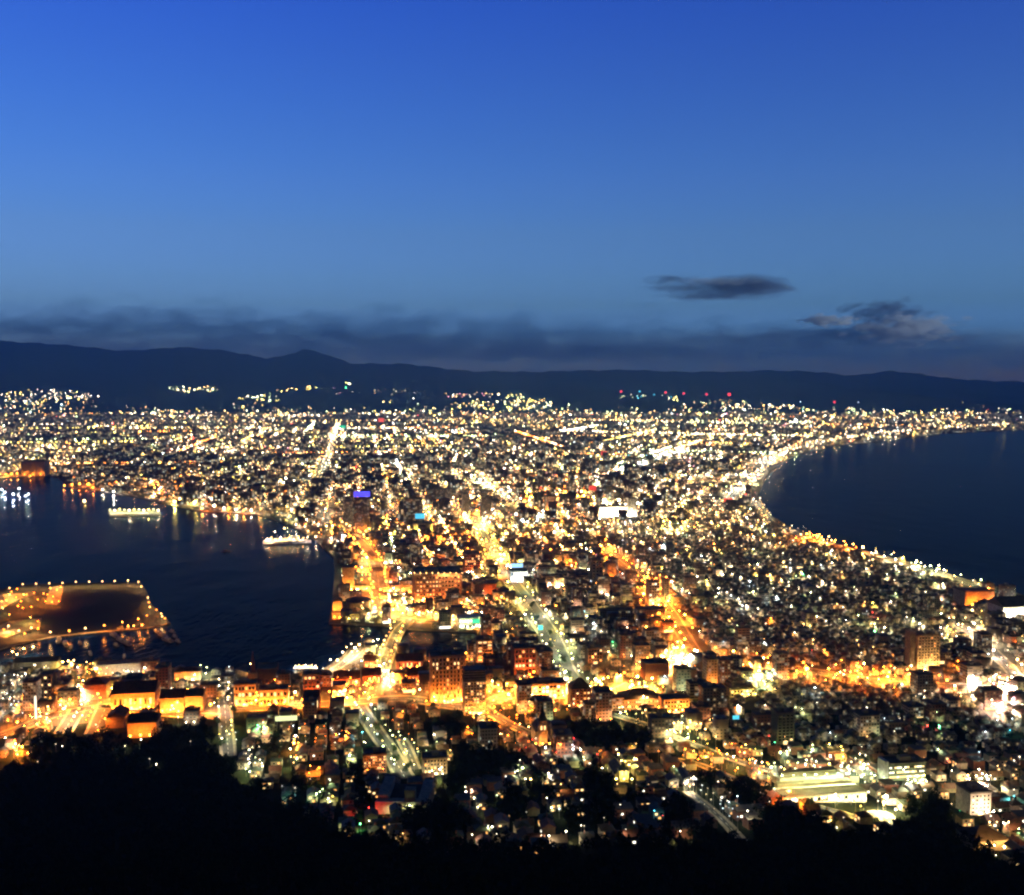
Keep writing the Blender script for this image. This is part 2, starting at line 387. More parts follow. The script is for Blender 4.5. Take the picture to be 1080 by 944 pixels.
bp = nt.nodes.new('ShaderNodeBump'); bp.inputs['Strength'].default_value = 1.0; bp.inputs['Distance'].default_value = 1.5
nt.links.new(hsum, bp.inputs['Height']); nt.links.new(bp.outputs[0], b.inputs['Normal'])
s = MB(); s.face([(-29500, -29500, 0), (29500, -29500, 0), (29500, 29500, 0), (-29500, 29500, 0)])
structure(s.build('sea', m))

def sheet(name, poly, z, mt, drop=4.0, wall=None):
    bm = bmesh.new(); vs_ = [bm.verts.new((x, y, z)) for x, y in poly]
    f = bm.faces.new(vs_); 
    if f.normal.z < 0 or True:
        f.normal_update()
        if f.normal.z < 0: f.normal_flip()
    lo = [bm.verts.new((x, y, z - drop)) for x, y in poly]
    n = len(poly)
    for i in range(n):
        q = bm.faces.new([vs_[i], vs_[(i + 1) % n], lo[(i + 1) % n], lo[i]]); q.material_index = 1
    bmesh.ops.triangulate(bm, faces=[f])
    me = bpy.data.meshes.new(name); bm.to_mesh(me); bm.free()
    me.materials.append(mt); me.materials.append(wall or M_quay)
    o = bpy.data.objects.new(name, me); col.objects.link(o); return o
structure(sheet('ground', LAND, GZ, M_ground))
tag(structure(sheet('island_ground', ISLAND, GZ, M_grass)))

def grid_surface(name, xs, ys, zf, mt):
    X, Y = np.meshgrid(xs, ys); Z = zf(X, Y); V = np.stack([X, Y, Z], -1).reshape(-1, 3)
    a = np.arange(len(ys) - 1)[:, None] * len(xs) + np.arange(len(xs) - 1)[None]
    Fq = np.stack([a, a + 1, a + 1 + len(xs), a + len(xs)], -1).reshape(-1, 4)
    o = big_mesh(name, V, Fq, [mt]); return o
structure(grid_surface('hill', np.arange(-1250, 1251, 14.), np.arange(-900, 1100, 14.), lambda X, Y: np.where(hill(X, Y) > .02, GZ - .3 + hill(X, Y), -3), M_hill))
# mountains: a fan of cells, 15 photograph-pixels of arc at the foot
pxs = np.arange(-900, 1700, 4.); ds = np.concatenate([np.linspace(D0 - 150, D1, 46), np.linspace(D1 + 250, D2 + 300, 14)])
PX, DY = np.meshgrid(pxs, ds); X = (PX - 540) / F * DY; Z = GZ - .5 + mtn(X, DY) - np.where(DY < D0, 3, 0)
V = np.stack([X, DY, Z], -1).reshape(-1, 3); n = len(pxs)
a = np.arange(len(ds) - 1)[:, None] * n + np.arange(n - 1)[None]
structure(big_mesh('mountains', V, np.stack([a, a + 1, a + 1 + n, a + n], -1).reshape(-1, 4), [M_mtn]))

# haze: even thin evening air over bay, town and hills
HAZE_DENS = 6.2e-5
m = bpy.data.materials.new('haze'); m.use_nodes = True; nt = m.node_tree; nt.nodes.clear()
pv = nt.nodes.new('ShaderNodeVolumePrincipled'); pv.inputs['Color'].default_value = (.27, .63, 1, 1); pv.inputs['Density'].default_value = HAZE_DENS; pv.inputs['Anisotropy'].default_value = .55
o_ = nt.nodes.new('ShaderNodeOutputMaterial'); nt.links.new(pv.outputs[0], o_.inputs['Volume'])
m.cycles.homogeneous_volume = True
s = MB(); s.box(-30000, -30000, -5, 30000, 30000, 1150, bottom=True)
o = s.build('haze', m); o['kind'] = 'stuff'; o['label'] = 'thin blue evening haze over the bay and the town'; o['category'] = 'haze'

# clouds: soft-edged volumes far beyond the mountains
def cloud(name, label, c, size, dens, color, thr=.45, nscale=3.0, stretch=(1, 1, 2.2), absorb=(0, 0, 0), soft=.25):
    size = (size[0] * 1.3, size[1], size[2] * 1.35); thr -= .07; dens *= 1.3
    s = MB(); s.ball((0, 0, 0), 1.0, 24, 12)
    m = bpy.data.materials.new(name + '_vapour'); m.use_nodes = True; nt = m.node_tree; nt.nodes.clear(); L = nt.links.new
    tcn = nt.nodes.new('ShaderNodeTexCoord'); mp = nt.nodes.new('ShaderNodeMapping'); mp.inputs['Scale'].default_value = stretch
    mp.inputs['Location'].default_value = (c[0] * 1e-3, c[1] * 1e-3, 0)
    nz = nt.nodes.new('ShaderNodeTexNoise'); nz.inputs['Scale'].default_value = nscale; nz.inputs['Detail'].default_value = 5; nz.inputs['Roughness'].default_value = .6
    L(tcn.outputs['Object'], mp.inputs[0]); L(mp.outputs[0], nz.inputs[0])
    ln = nt.nodes.new('ShaderNodeVectorMath'); ln.operation = 'LENGTH'; L(tcn.outputs['Object'], ln.inputs[0])
    fall = nt.nodes.new('ShaderNodeMapRange'); fall.inputs[1].default_value = .1; fall.inputs[2].default_value = 1; fall.inputs[3].default_value = .16; fall.inputs[4].default_value = -.3
    L(ln.outputs['Value'], fall.inputs[0])
    ad = nt.nodes.new('ShaderNodeMath'); ad.operation = 'ADD'; L(nz.outputs[0], ad.inputs[0]); L(fall.outputs[0], ad.inputs[1])
    r2 = nt.nodes.new('ShaderNodeMapRange'); r2.inputs[1].default_value = thr; r2.inputs[2].default_value = thr + soft; r2.inputs[3].default_value = 0; r2.inputs[4].default_value = dens
    L(ad.outputs[0], r2.inputs[0])
    pv = nt.nodes.new('ShaderNodeVolumePrincipled'); pv.inputs['Color'].default_value = (*color, 1); L(r2.outputs[0], pv.inputs['Density'])
    o_ = nt.nodes.new('ShaderNodeOutputMaterial'); L(pv.outputs[0], o_.inputs['Volume'])
    o = s.build(name, m); o.location = c; o.scale = size
    tag(o, label, 'cloud', None, 'stuff'); return o
def skyp(px, py, Y):
    d = ray(px, py); return tuple(CAM + d * (Y / d.y))
CY = 38000.
def cl(px, py, wpx, hpx, label, color, dens=1.2e-3, Y=CY, deep=1500, **k):
    return cloud('cloud', label, skyp(px, py, Y), (wpx / 2 * Y / F, deep, hpx / 2 * Y / F), dens, color, **k)
GREY = (.16, .18, .27); PALE = (.97, .96, .98); SLATE = (.25, .5, .8)
cl(757, 303, 165, 23, 'long flat dark lens cloud hanging alone in the blue sky', GREY, thr=.36, soft=.4, nscale=1.3, stretch=(1.6, .5, 1), dens=1.7e-3)
cl(755, 297, 110, 10, 'thin pale veil over the long flat lens cloud', PALE, thr=.46, soft=.2, nscale=2.2, stretch=(3, .4, 1.2), dens=3e-4, Y=37000.)
cl(932, 330, 110, 30, 'small grey puff rising from the bank on the ocean side', GREY, thr=.44, soft=.2, nscale=2.4, stretch=(2, .5, 1.2), dens=9e-4)
cl(905, 356, 330, 30, 'long grey shelf of cloud under the small puff', (.3, .36, .48), thr=.42, soft=.2, nscale=2.4, stretch=(3.2, .5, 1.2), dens=7e-4)
cl(955, 348, 130, 34, 'pale pinkish patch glowing under the small grey puff', PALE, thr=.46, soft=.16, nscale=2.6, stretch=(2.4, .4, 1.2), dens=2.6e-3, Y=36500.)
cl(872, 338, 70, 16, 'small bright patch beside the small grey puff', PALE, thr=.48, soft=.16, nscale=2.6, stretch=(2, .4, 1), dens=2.6e-3, Y=36500.)
cl(100, 351, 780, 66, 'slate-blue cloud bank over the highest ridge', SLATE, thr=.38, soft=.3, nscale=2.6, stretch=(5, .5, 1.2), dens=5.2e-4)
cl(470, 361, 640, 74, 'slate-blue cloud bank over the peaked hill', SLATE, thr=.38, soft=.3, nscale=2.6, stretch=(4.4, .5, 1.2), dens=5.2e-4, Y=39500.)
cl(820, 374, 780, 62, 'slate-blue cloud bank over the low ocean-side ridge', SLATE, thr=.38, soft=.3, nscale=2.6, stretch=(5, .5, 1.2), dens=5.2e-4, Y=41500.)

for q in ([(-30, 640), (-6, 628), (34, 624), (38, 627), (20, 632), (-6, 646)], [(48, 637), (53, 619), (67, 617), (64, 634), (60, 638)], [(-20, 668), (10, 655), (44, 652), (42, 662), (6, 672)]):
    structure(sheet('car_park', [flat(*p_, GZ + .006) for p_ in q], GZ + .006, M_conc, .005))
# ================================================================== ROADS
TH = R(8.5)                                   # the street grid is turned to the photograph's left going away
Uv = (math.cos(TH), math.sin(TH)); Vv = (-math.sin(TH), math.cos(TH))
def uv2xy(u, v): return u * Uv[0] + v * Vv[0], u * Uv[1] + v * Vv[1]
def ordinal(n):
    one = 'zeroth first second third fourth fifth sixth seventh eighth ninth tenth eleventh twelfth thirteenth fourteenth fifteenth sixteenth seventeenth eighteenth nineteenth'.split()
    if n < 20: return one[n]
    ten = {2: 'twent', 3: 'thirt', 4: 'fort', 5: 'fift', 6: 'sixt', 7: 'sevent', 8: 'eight', 9: 'ninet'}
    if n < 100: return ten[n // 10] + ('ieth' if n % 10 == 0 else 'y-' + one[n % 10])
    return 'hundred-and-' + ordinal(n - 100) if n > 100 else 'hundredth'
LAMPS = []      # dicts: x y z h r(px) c lv label group
def lamp(x, y, c, lv, h=8.0, k=.55, label=None, group=None, z=None, aim=False):
    LAMPS.append(dict(aim=aim, x=x, y=y, z=gz(x, y) if z is None else z, h=h, k=k, c=c, lv=lv, label=label, group=group))
ROADS = []      # (world points, half width)
def densify(P, step):
    out = [Vector((*P[0], 0))]
    for a, b in zip(P, P[1:]):
        a = Vector((*a, 0)); b = Vector((*b, 0)); n = max(1, int((b - a).length / step))
        out += [a.lerp(b, i / n) for i in range(1, n + 1)]
    return out
def smooth(px):
    """Catmull-Rom through world points"""
    P = [Vector((p.x, p.y)) for p in px]
    if len(P) < 3: return [tuple(p) for p in P]
    P = [2 * P[0] - P[1]] + P + [2 * P[-1] - P[-2]]; out = []
    for i in range(1, len(P) - 2):
        for k in range(6):
            t = k / 6
            out.append(tuple(.5 * ((2 * P[i]) + (P[i + 1] - P[i - 1]) * t + (2 * P[i - 1] - 5 * P[i] + 4 * P[i + 1] - P[i + 2]) * t * t + (3 * P[i] - P[i - 1] - 3 * P[i + 1] + P[i + 2]) * t ** 3)))
    out.append(tuple(P[-2])); return out
M_paint = mat('road_paint', (.6, .6, .56), .7)
def road(desc, pts, width, cols, lv, gap, sides=(-1, 1), k=.6, h=10, bridge=False, name='road', jit=.12):
    W = smooth([at(*p) for p in pts]); D = densify(W, 6 if width < 40 else 20)
    s = MB(); pa = MB(); acc = 0
    def nrm(i):
        a = D[max(i - 1, 0)]; b = D[min(i + 1, len(D) - 1)]; t = (b - a).normalized(); return Vector((-t.y, t.x, 0))
    zz = lambda p: (GZ + 1.2 if bridge else gz(p.x, p.y)) + .35
    L = [(D[i] + nrm(i) * width / 2, D[i] - nrm(i) * width / 2) for i in range(len(D))]
    K = [(D[i] + nrm(i) * (width / 2 + 2.5), D[i] - nrm(i) * (width / 2 + 2.5)) for i in range(len(D))]
    kb = MB()
    for i in range(len(D) - 1):
        q = lambda v, dz=0: (v.x, v.y, max(zz(v), zz(D[i])) + dz if False else zz(v) + dz)
        s.face([q(L[i][1]), q(L[i + 1][1]), q(L[i + 1][0]), q(L[i][0])])
        for e in (0, 1):
            A, B, C_, D_ = (L[i][e], L[i + 1][e], K[i + 1][e], K[i][e])
            fc = [q(A, .13), q(B, .13), q(C_, .13), q(D_, .13)]
            kb.face(fc if e == 0 else fc[::-1]); kb.face([q(A, 0), q(B, 0), q(B, .13), q(A, .13)]); kb.face([q(C_, -1.5 if bridge else -.3), q(D_, -1.5 if bridge else -.3), q(D_, .13), q(C_, .13)])
        if i % 2 == 0 and D[i].y < 2500:
            n_ = nrm(i) * .25; pa.face([q(D[i] - n_, .02), q(D[i + 1] - n_, .02), q(D[i + 1] + n_, .02), q(D[i] + n_, .02)])
        if bridge: s.face([(*q(L[i][0])[:2], GZ - 1), (*q(L[i + 1][0])[:2], GZ - 1), (*q(L[i + 1][1])[:2], GZ - 1), (*q(L[i][1])[:2], GZ - 1)])
    structure(s.build(name, M_asph)); structure(kb.build('pavement', M_conc))
    if pa.f: structure(pa.build('road_marking', M_paint))
    ROADS.append((W, width / 2 + 3))
    # lamps along both kerbs
    n = 0; run = 0.0
    for i in range(len(D) - 1):
        run += (D[i + 1] - D[i]).length
        if run >= gap * (1.35 if lv > 1 else 1):
            run = random.uniform(-.25, .25) * gap; n += 1
            for j, e in enumerate(sides):
                if random.random() < .14: continue
                p = D[i] + nrm(i) * (e * (width / 2 + 1.2)) + Vector((random.uniform(-jit, jit) * gap, random.uniform(-jit, jit) * gap, 0))
                c = random.choice(cols); l = random.choice([lv, lv, max(0, lv - 1)])
                side = ('near-kerb', 'far-kerb')[j] if len(sides) > 1 else 'kerbside'
                lamp(p.x, p.y, c, l, h * random.uniform(.85, 1.15), k * random.uniform(.7, 1.35) * (1.15 if D[i].y < 1900 else 1),
                     '%s %s lamp going up %s' % (ordinal(n), side, desc), 'street lamps along ' + desc, z=zz(p))
OR = ['orange', 'orange', 'amber']; AM = ['amber', 'warm', 'yellow']; WH = ['white', 'white', 'warm', 'cool']; GW = ['greenwhite', 'white', 'greenwhite', 'cool', 'yellow']
road('the curving central boulevard', [(628, 742), (612, 728), (596, 710), (588, 690), (578, 668), (562, 645), (547, 624)], 24, ['greenwhite', 'greenwhite', 'yellow', 'white'], 1, 20, k=.75)
road('the orange upper part of the boulevard', [(547, 624), (532, 604), (518, 582), (507, 562), (497, 540)], 22, ['amber', 'yellow', 'orange', 'yellow'], 2, 28, k=.75)
road('the curved orange avenue', [(616, 734), (645, 733), (675, 720), (708, 704), (732, 690)], 22, ['orange', 'amber', 'amber', 'yellow'], 3, 18, k=.85)
road('the orange side avenue climbing past the apartments', [(732, 688), (720, 668), (706, 645), (690, 625), (672, 608), (650, 592), (636, 577)], 15, OR, 3, 20, k=.6)
road('the long orange avenue towards the ocean', [(736, 690), (765, 698), (805, 702), (850, 707), (885, 713), (925, 719), (962, 723), (1000, 724)], 18, OR, 3, 17, k=.75)
road('the cream-lit avenue end by the beach blocks', [(1002, 724), (1040, 726), (1080, 729), (1170, 738)], 18, ['warm', 'peach', 'white'], 3, 18, k=.8)
road('the orange cross street below the hotel towers', [(250, 748), (310, 745), (370, 741), (430, 737), (490, 746), (550, 731), (608, 729)], 15, ['orange', 'orange', 'amber', 'warm'], 3, 19, k=.65)
road('the bridge street over the dock mouth', [(395, 735), (402, 712), (410, 690), (420, 667), (432, 655)], 12, ['amber', 'warm', 'yellow'], 1, 13, k=.85, bridge=True)
road('the curved waterfront promenade', [(332, 718), (350, 708), (366, 697), (380, 684)], 7, ['warm', 'white'], 2, 11, k=.7)
road('the green-lit slope street under the forest', [(378, 745), (394, 768), (412, 794), (428, 822)], 12, GW, 1, 15, k=.7)
road('the short yellow-green lane beside the slope street', [(424, 780), (432, 796), (438, 812)], 6, ['greenwhite', 'warm'], 1, 9, k=.6)
road('the steep pale green street down to the quay', [(236, 738), (238, 758), (241, 798)], 9, GW, 1, 14, k=.6)
road('the twin-lamp quay street by the tree line', [(66, 774), (74, 761), (82, 748)], 12, ['warm', 'white', 'amber'], 1, 10, k=.75, jit=.02)
road('the broad orange quay street by the warehouses', [(100, 774), (107, 757), (114, 740)], 14, ['amber', 'amber', 'orange'], 2, 10, k=.7, jit=.02)
road('the orange shore road at the forest foot', [(-60, 792), (0, 776), (30, 765), (60, 754), (115, 745), (165, 752), (230, 756)], 12, OR, 3, 24, k=.7)
road('the orange harbour ring road', [(403, 645), (400, 620), (396, 598), (386, 580), (372, 566), (352, 553)], 22, ['amber', 'orange', 'orange', 'warm'], 2, 22, k=.75)
road('the pale railway side road round the bay head', [(352, 553), (330, 541), (300, 529), (262, 521), (215, 514), (150, 508), (90, 502), (30, 496)], 16, ['warm', 'peach', 'amber'], 1, 45, k=.6)
road('the yellow dock road behind the pier', [(404, 650), (432, 654), (470, 657), (512, 659), (545, 652)], 12, ['yellow', 'amber', 'warm'], 2, 14, k=.6)
road('the straight white trunk road far behind the station', [(334, 512), (345, 485), (352, 462), (357, 446)], 16, ['white', 'warm'], 1, 60, k=.6)
road('the yellow-green diagonal road past the station', [(482, 498), (510, 512), (545, 530), (562, 546)], 20, ['greenwhite', 'yellow', 'white'], 2, 45, k=.7)
road('the pale diagonal road in the middle of the plain', [(642, 503), (672, 492), (702, 481), (732, 474)], 24, ['greenwhite', 'cool', 'white'], 2, 60, k=.75)
road('the bright ocean front road round the bay', [(770, 530), (781, 514), (796, 497), (812, 484), (838, 474), (872, 466), (920, 459), (982, 453), (1040, 450), (1100, 445)], 34, ['white', 'warm', 'peach', 'white'], 1, 60, k=.7)
road('the beach road south of the ocean front', [(796, 528), (812, 549), (838, 562), (872, 575)], 12, ['warm', 'white'], 1, 40, k=.6)
road('the orange stretch of beach road', [(838, 566), (862, 572), (885, 577), (910, 584)], 12, ['orange', 'amber', 'warm'], 3, 26, k=.7)
road('the pale beach road towards the fish market', [(912, 585), (960, 598), (1005, 612), (1045, 622), (1075, 632)], 12, ['warm', 'white', 'greenwhite'], 2, 26, k=.6)
road('the warm lit street behind the ocean beach', [(1005, 655), (1030, 672), (1055, 695), (1080, 722)], 12, ['warm', 'peach', 'white'], 2, 20, k=.7)
road('the yellow-green hillside street past the park', [(640, 752), (682, 765), (722, 782), (770, 800), (815, 815)], 6, ['yellow', 'greenwhite', 'warm'], 1, 18, k=.7)
road('the red-lit lane climbing by the dark park', [(705, 800), (735, 806), (765, 818), (812, 838)], 5, ['orange', 'amber'], 1, 22, k=.6)
road('the small yellow street below the church tower', [(505, 742), (530, 760), (560, 775)], 9, ['amber', 'warm', 'orange'], 2, 18, k=.6)
road('the white street winding behind the villas', [(725, 835), (745, 850), (765, 868), (780, 885)], 3.5, ['white', 'cool'], 0, 14, k=.6)
road('the bright yellow drive beside the school', [(858, 850), (880, 856), (905, 862), (930, 858), (940, 872)], 7, ['yellow', 'yellow', 'white'], 2, 12, k=.65)

# ================================================================== LANDMARK BUILDINGS
RECTS = []      # (cx, cy, half u, half v) in the grid frame, kept free of ordinary houses
_win = {}
def window_mesh(k, w, h):
    key = (k, round(w, 1), round(h, 1))
    if key not in _win:
        s = MB(); s.box(-w / 2, -.12, 0, w / 2, .05, h, bottom=True); 
        me = s.build('window', WIN[k] if k < 3 else M_glass)
        _win[key] = me.data; bpy.data.objects.remove(me)
    return _win[key]
def windows(root, x0, x1, z0, z1, cols, rows, y=0.0, lit=.35, kinds=(0, 0, 1), fx=.6, fz=.5, yaw=0):
    cw = (x1 - x0) / cols; ch = (z1 - z0) / rows; w, h = cw * fx, ch * fz
    for j in range(rows):
        for i in range(cols):
            k = random.choice(kinds) if random.random() < lit else 3
            o = bpy.data.objects.new('window', window_mesh(k, w, h)); col.objects.link(o); o.parent = root
            if yaw: o.location = (y, x0 + (i + .5) * cw, z0 + (j + .28) * ch); o.rotation_euler.z = yaw
            else: o.location = (x0 + (i + .5) * cw, y, z0 + (j + .28) * ch)
CN = {'orange': 'orange', 'amber': 'amber', 'warm': 'warm', 'yellow': 'yellow', 'white': 'white', 'peach': 'peach', 'greenwhite': 'pale green', 'cool': 'cold white', 'red': 'red', 'green': 'green', 'cyan': 'cyan', 'blue': 'blue', 'pink': 'pink'}
def short(t):
    w_ = t.replace(',', '').split()[:9]
    while w_[-1] in ('a', 'the', 'with', 'of', 'in', 'and', 'its', 'by', 'on', 'at', 'to', 'two', 'one', 'where', 'from', 'beside', 'behind', 'dark', 'deep', 'glowing', 'lit'): w_.pop()
    return ' '.join(w_)
def place(px, py, rot=TH):
    p = at(px, py); return p, p.y / F
def landmark(name, cat, label, x0, x1, yb, yt, depth, wall, roofm=None, roof='flat', win=None, rot=TH, group=None, flood=None, pent=True, sides=True, hscale=1.03):
    """box building whose FRONT foot runs from photograph x0 to x1 at row yb, front eave at row yt"""
    p, s = place((x0 + x1) / 2, yb); w = (x1 - x0) * s; h = (yb - yt) * s * hscale
    root = empty(name, (p.x, p.y, p.z - .2), rot); tag(root, label, cat, group)
    zb = -max(0.5, (gz(p.x, p.y) - gz(p.x, p.y + depth)) + 1)
    s_ = MB(); s_.box(-w / 2, 0, zb, w / 2, depth, h, top=False)
    for k_ in range(len(s_.uv)): s_.uv[k_] = (s_.uv[k_][0], s_.uv[k_][1] + zb)
    s_.build('wall', wall, root); roofm = roofm or M_flat[0]
    if roof == 'flat':
        r_ = MB(); r_.box(-w / 2 - .3, -.3, h, w / 2 + .3, depth + .3, h + .35, bottom=True)
        e = .5
        for a in ((-w / 2 - .3, -.3, w / 2 + .3, -.3 + e), (-w / 2 - .3, depth + .3 - e, w / 2 + .3, depth + .3), (-w / 2 - .3, -.3 + e, -w / 2 - .3 + e, depth + .3 - e), (w / 2 + .3 - e, -.3 + e, w / 2 + .3, depth + .3 - e)):
            r_.box(a[0], a[1], h + .35, a[2], a[3], h + 1.2)
        ro = r_.build('roof', roofm, root)
        if pent and w > 9:
            q = MB(); a, b_ = w * random.uniform(-.3, 0), depth * .35
            q.box(a, b_, h + .352, a + w * .28, b_ + depth * .35, h + 3.6); q.build('penthouse', wall if random.random() < .3 else M_conc, ro)
            q = MB(); q.box(a + w * .33, b_, h + .352, a + w * .33 + 2.2, b_ + 2.2, h + 2.2); q.build('water_tank', M_metal, ro)
    else:
        r_ = MB(); rh = min(w, depth) * (.28 if roof != 'pyramid' else .55)
        if roof == 'gable': r_.gable(-w / 2, 0, w / 2, depth, h, rh, .5)
        elif roof == 'gabley': r_.gable(-w / 2, 0, w / 2, depth, h, rh, .5, axis='y')
        else: r_.hip(-w / 2, 0, w / 2, depth, h, rh, .5)
        r_.build('roof', roofm, root)
    if win:
        c_, n_, lit, kinds = win[:4]; fx, fz = (win[4], win[5]) if len(win) > 4 else (.6, .5)
        windows(root, -w / 2 + w * .04, w / 2 - w * .04, h * .1, h * .97, c_, n_, 0, lit, kinds, fx, fz)
        d_ = MB(); d_.box(-w * .12, -.5, 0, w * .12, .1, min(3.2, h * .14)); d_.build('entrance', WIN[0], root)
    cxy = (p.x - math.sin(rot) * depth / 2, p.y + math.cos(rot) * depth / 2)
    RECTS.append((cxy[0], cxy[1], w / 2 + 2, depth / 2 + 4))
    if flood:
        n, c, lv = flood[:3]; kk = flood[3] if len(flood) > 3 else .7
        for i in range(n):
            t = (i + .5) / n - .5
            lx, ly = t * w, -7.0 - random.random() * 2
            X = p.x + lx * math.cos(rot) - ly * math.sin(rot); Y = p.y + lx * math.sin(rot) + ly * math.cos(rot)
            lamp(X, Y, c, lv, 4 + 2 * random.random(), kk, '%s %s floodlight before the %s' % (ordinal(i + 1) if n > 1 else 'single', CN[c], short(label)), 'floodlights before the ' + short(label), aim=True)
    return root, p, w, h
FC, FG, FB, FW, FBAND, FBR = FAC
PC, PG, PB, PW, PGR, PR = M_wallw
LMK = landmark
# twin hotel towers and neighbours
r1, p1, w1, h1 = LMK('hotel_tower', 'hotel', 'wide ribbed hotel tower glowing deep orange, floodlit at its foot, left of the pink tower', 454, 491, 742, 692, 20, PC, win=(9, 10, .25, (0, 2, 2), .4, .6), flood=(4, 'orange', 3, 1.1))
for i in range(10):
    s = MB(); x = -w1 / 2 + w1 * i / 9; s.box(x - .35, -.9, 0, x + .35, -.002, h1 * .98); s.build('rib', PC, r1)
r2, p2, w2, h2 = LMK('hotel_tower', 'hotel', 'slimmer pink-orange hotel tower with a close window grid and a dark striped crown', 489, 513, 754, 718, 18, PW, win=(7, 11, .3, (0, 2, 0), .5, .5), flood=(2, 'amber', 3, .8), pent=False)
s = MB(); s.box(-w2 / 2 + .8, .8, h2 + .36, w2 / 2 - .8, 17, h2 + 11); s.build('crown', M_dark, r2)
for k in range(4):
    s = MB(); s.box(-w2 / 2 + .5, .4, h2 + 1.5 + k * 2.5, w2 / 2 - .5, .79, h2 + 2.3 + k * 2.5); s.build('crown_band', M_metal, r2)
LMK('apartment_tower', 'apartment block', 'slim orange balcony tower standing by the dark dock water', 503, 520, 703, 675, 16, PC, win=(3, 8, .6, (0, 2), .7, .4), flood=(2, 'orange', 3, .7))
# big market hall and pier blocks
rr, pp, ww, hh = LMK('market_hall', 'hall', 'huge flat-topped orange hall with a speckled lit front, north of the dock road', 437, 488, 636, 606, 60, mat('market_brick', (.46, .25, .15), scale=.5), win=(14, 6, .55, (2, 0, 2), .35, .35), flood=(6, 'orange', 3, .7))
for i in range(9):
    lamp(pp.x - ww / 2 + ww * i / 8, pp.y - 1, 'warm', 1, hh + 2.5, .6, '%s parapet lamp on the roof edge of the huge speckled hall' % ordinal(i + 1), 'parapet lamps on the market hall', z=pp.z)
LMK('pier_building', 'warehouse', 'tall yellow-lit block at the head of the pier above the harbour', 361, 374, 624, 599, 22, PC, roofm=M_flat[0], flood=(2, 'amber', 3, .8), pent=False)
LMK('pier_shed', 'warehouse', 'long low yellow-lit shed leading away from the pier block, farther row', 374, 389, 604, 599, 10, PC, flood=(2, 'amber', 2), pent=False)
LMK('pier_shed', 'warehouse', 'long low yellow-lit shed beside the purple drum roof, nearer row', 374, 391, 624, 618, 10, PC, flood=(2, 'yellow', 2), pent=False)
# round dark hall on the pier
p, s_ = place(376, 643); RW = 13 * s_
root = empty('round_hall', (p.x, p.y + RW, p.z), 0); tag(root, 'round hall with a dark purple drum roof on the pier', 'hall')
s = MB(); s.tube([(0, 0, -.5), (0, 0, 10)], RW, 24); s.build('wall', PG, root)
s = MB(); s.tube([(0, 0, 10), (0, 0, 11), (0, 0, 13.5), (0, 0, 14.5)], [RW + .8, RW + .8, RW * .5, .6], 24); s.build('roof', mat('purple_roof', (.09, .06, .11), .7), root)
RECTS.append((p.x, p.y + RW, RW, RW))
LMK('glass_pavilion', 'pavilion', 'angular yellow-lit pavilion on the outermost corner of the pier', 351, 361, 648, 634, 16, PC, roof='gabley', roofm=M_roofs[3], flood=(3, 'amber', 3, .7))
LMK('quay_store', 'warehouse', 'bright orange and white store at the pier corner, right on the sea wall', 350, 372, 653, 646, 9, PW, flood=(4, 'orange', 3, .6), pent=False)
# brick warehouses
for i, (a, b_, yb, yt, dsc) in enumerate([(382, 402, 722, 712, 'brick warehouse nearest the promenade bend'), (352, 380, 724, 716, 'brick warehouse with its gable to the dock mouth'), (418, 446, 706, 697, 'brick warehouse east of the bridge street'),
                                         (384, 400, 704, 697, 'short brick warehouse behind the promenade'), (430, 452, 722, 712, 'brick warehouse below the dark dock'), (320, 337, 752, 735, 'tall brick block at the harbour end of the cross street')]):
    LMK('brick_warehouse', 'warehouse', dsc + ', washed in orange light', a, b_, yb, yt, 22, PR, roof='gable', roofm=M_roofs[1], win=(6, 1, .7, (0, 2), .3, .5), flood=(3, 'orange', 3, .6))
LMK('office_block', 'office', 'orange block with two lit floors under the harbour spire', 247, 270, 745, 722, 18, PC, win=(6, 3, .4, (2, 0)), flood=(3, 'orange', 3, .8))
LMK('office_block', 'office', 'long low orange block right of the spire with bright lamps before it', 273, 304, 745, 728, 18, PC, win=(8, 2, .4, (2, 0)), flood=(4, 'orange', 3, .8))
LMK('plaza_hall', 'hall', 'unlit brown hall with a broad flat roof on the waterfront east of the spire', 271, 292, 722, 706, 24, PB, pent=False)
LMK('quay_block', 'office', 'orange stepped block behind the museum ship moorings', 320, 338, 733, 712, 15, PR, win=(4, 4, .3, (2, 0)), flood=(2, 'orange', 2))
# spire by the harbour
p, s_ = place(267, 722)
root = empty('spire_tower', (p.x, p.y, p.z), TH); tag(root, 'tall thin reddish spire standing up against the black harbour', 'tower')
s = MB(); s.box(-5, -5, -.3, 5, 5, 14); s.build('base', PC, root)
s = MB(); s.tube([(0, 0, 13.9), (0, 0, 22), (0, 0, 36)], [3.2, 2.2, .25], 8); s.build('spire', PR, root)
for k in range(3):
    lamp(p.x - 6 + 6 * k, p.y - 9, 'orange', 2, 5, .6, '%s orange lamp round the foot of the harbour spire' % ordinal(k + 1), 'lamps round the harbour spire')
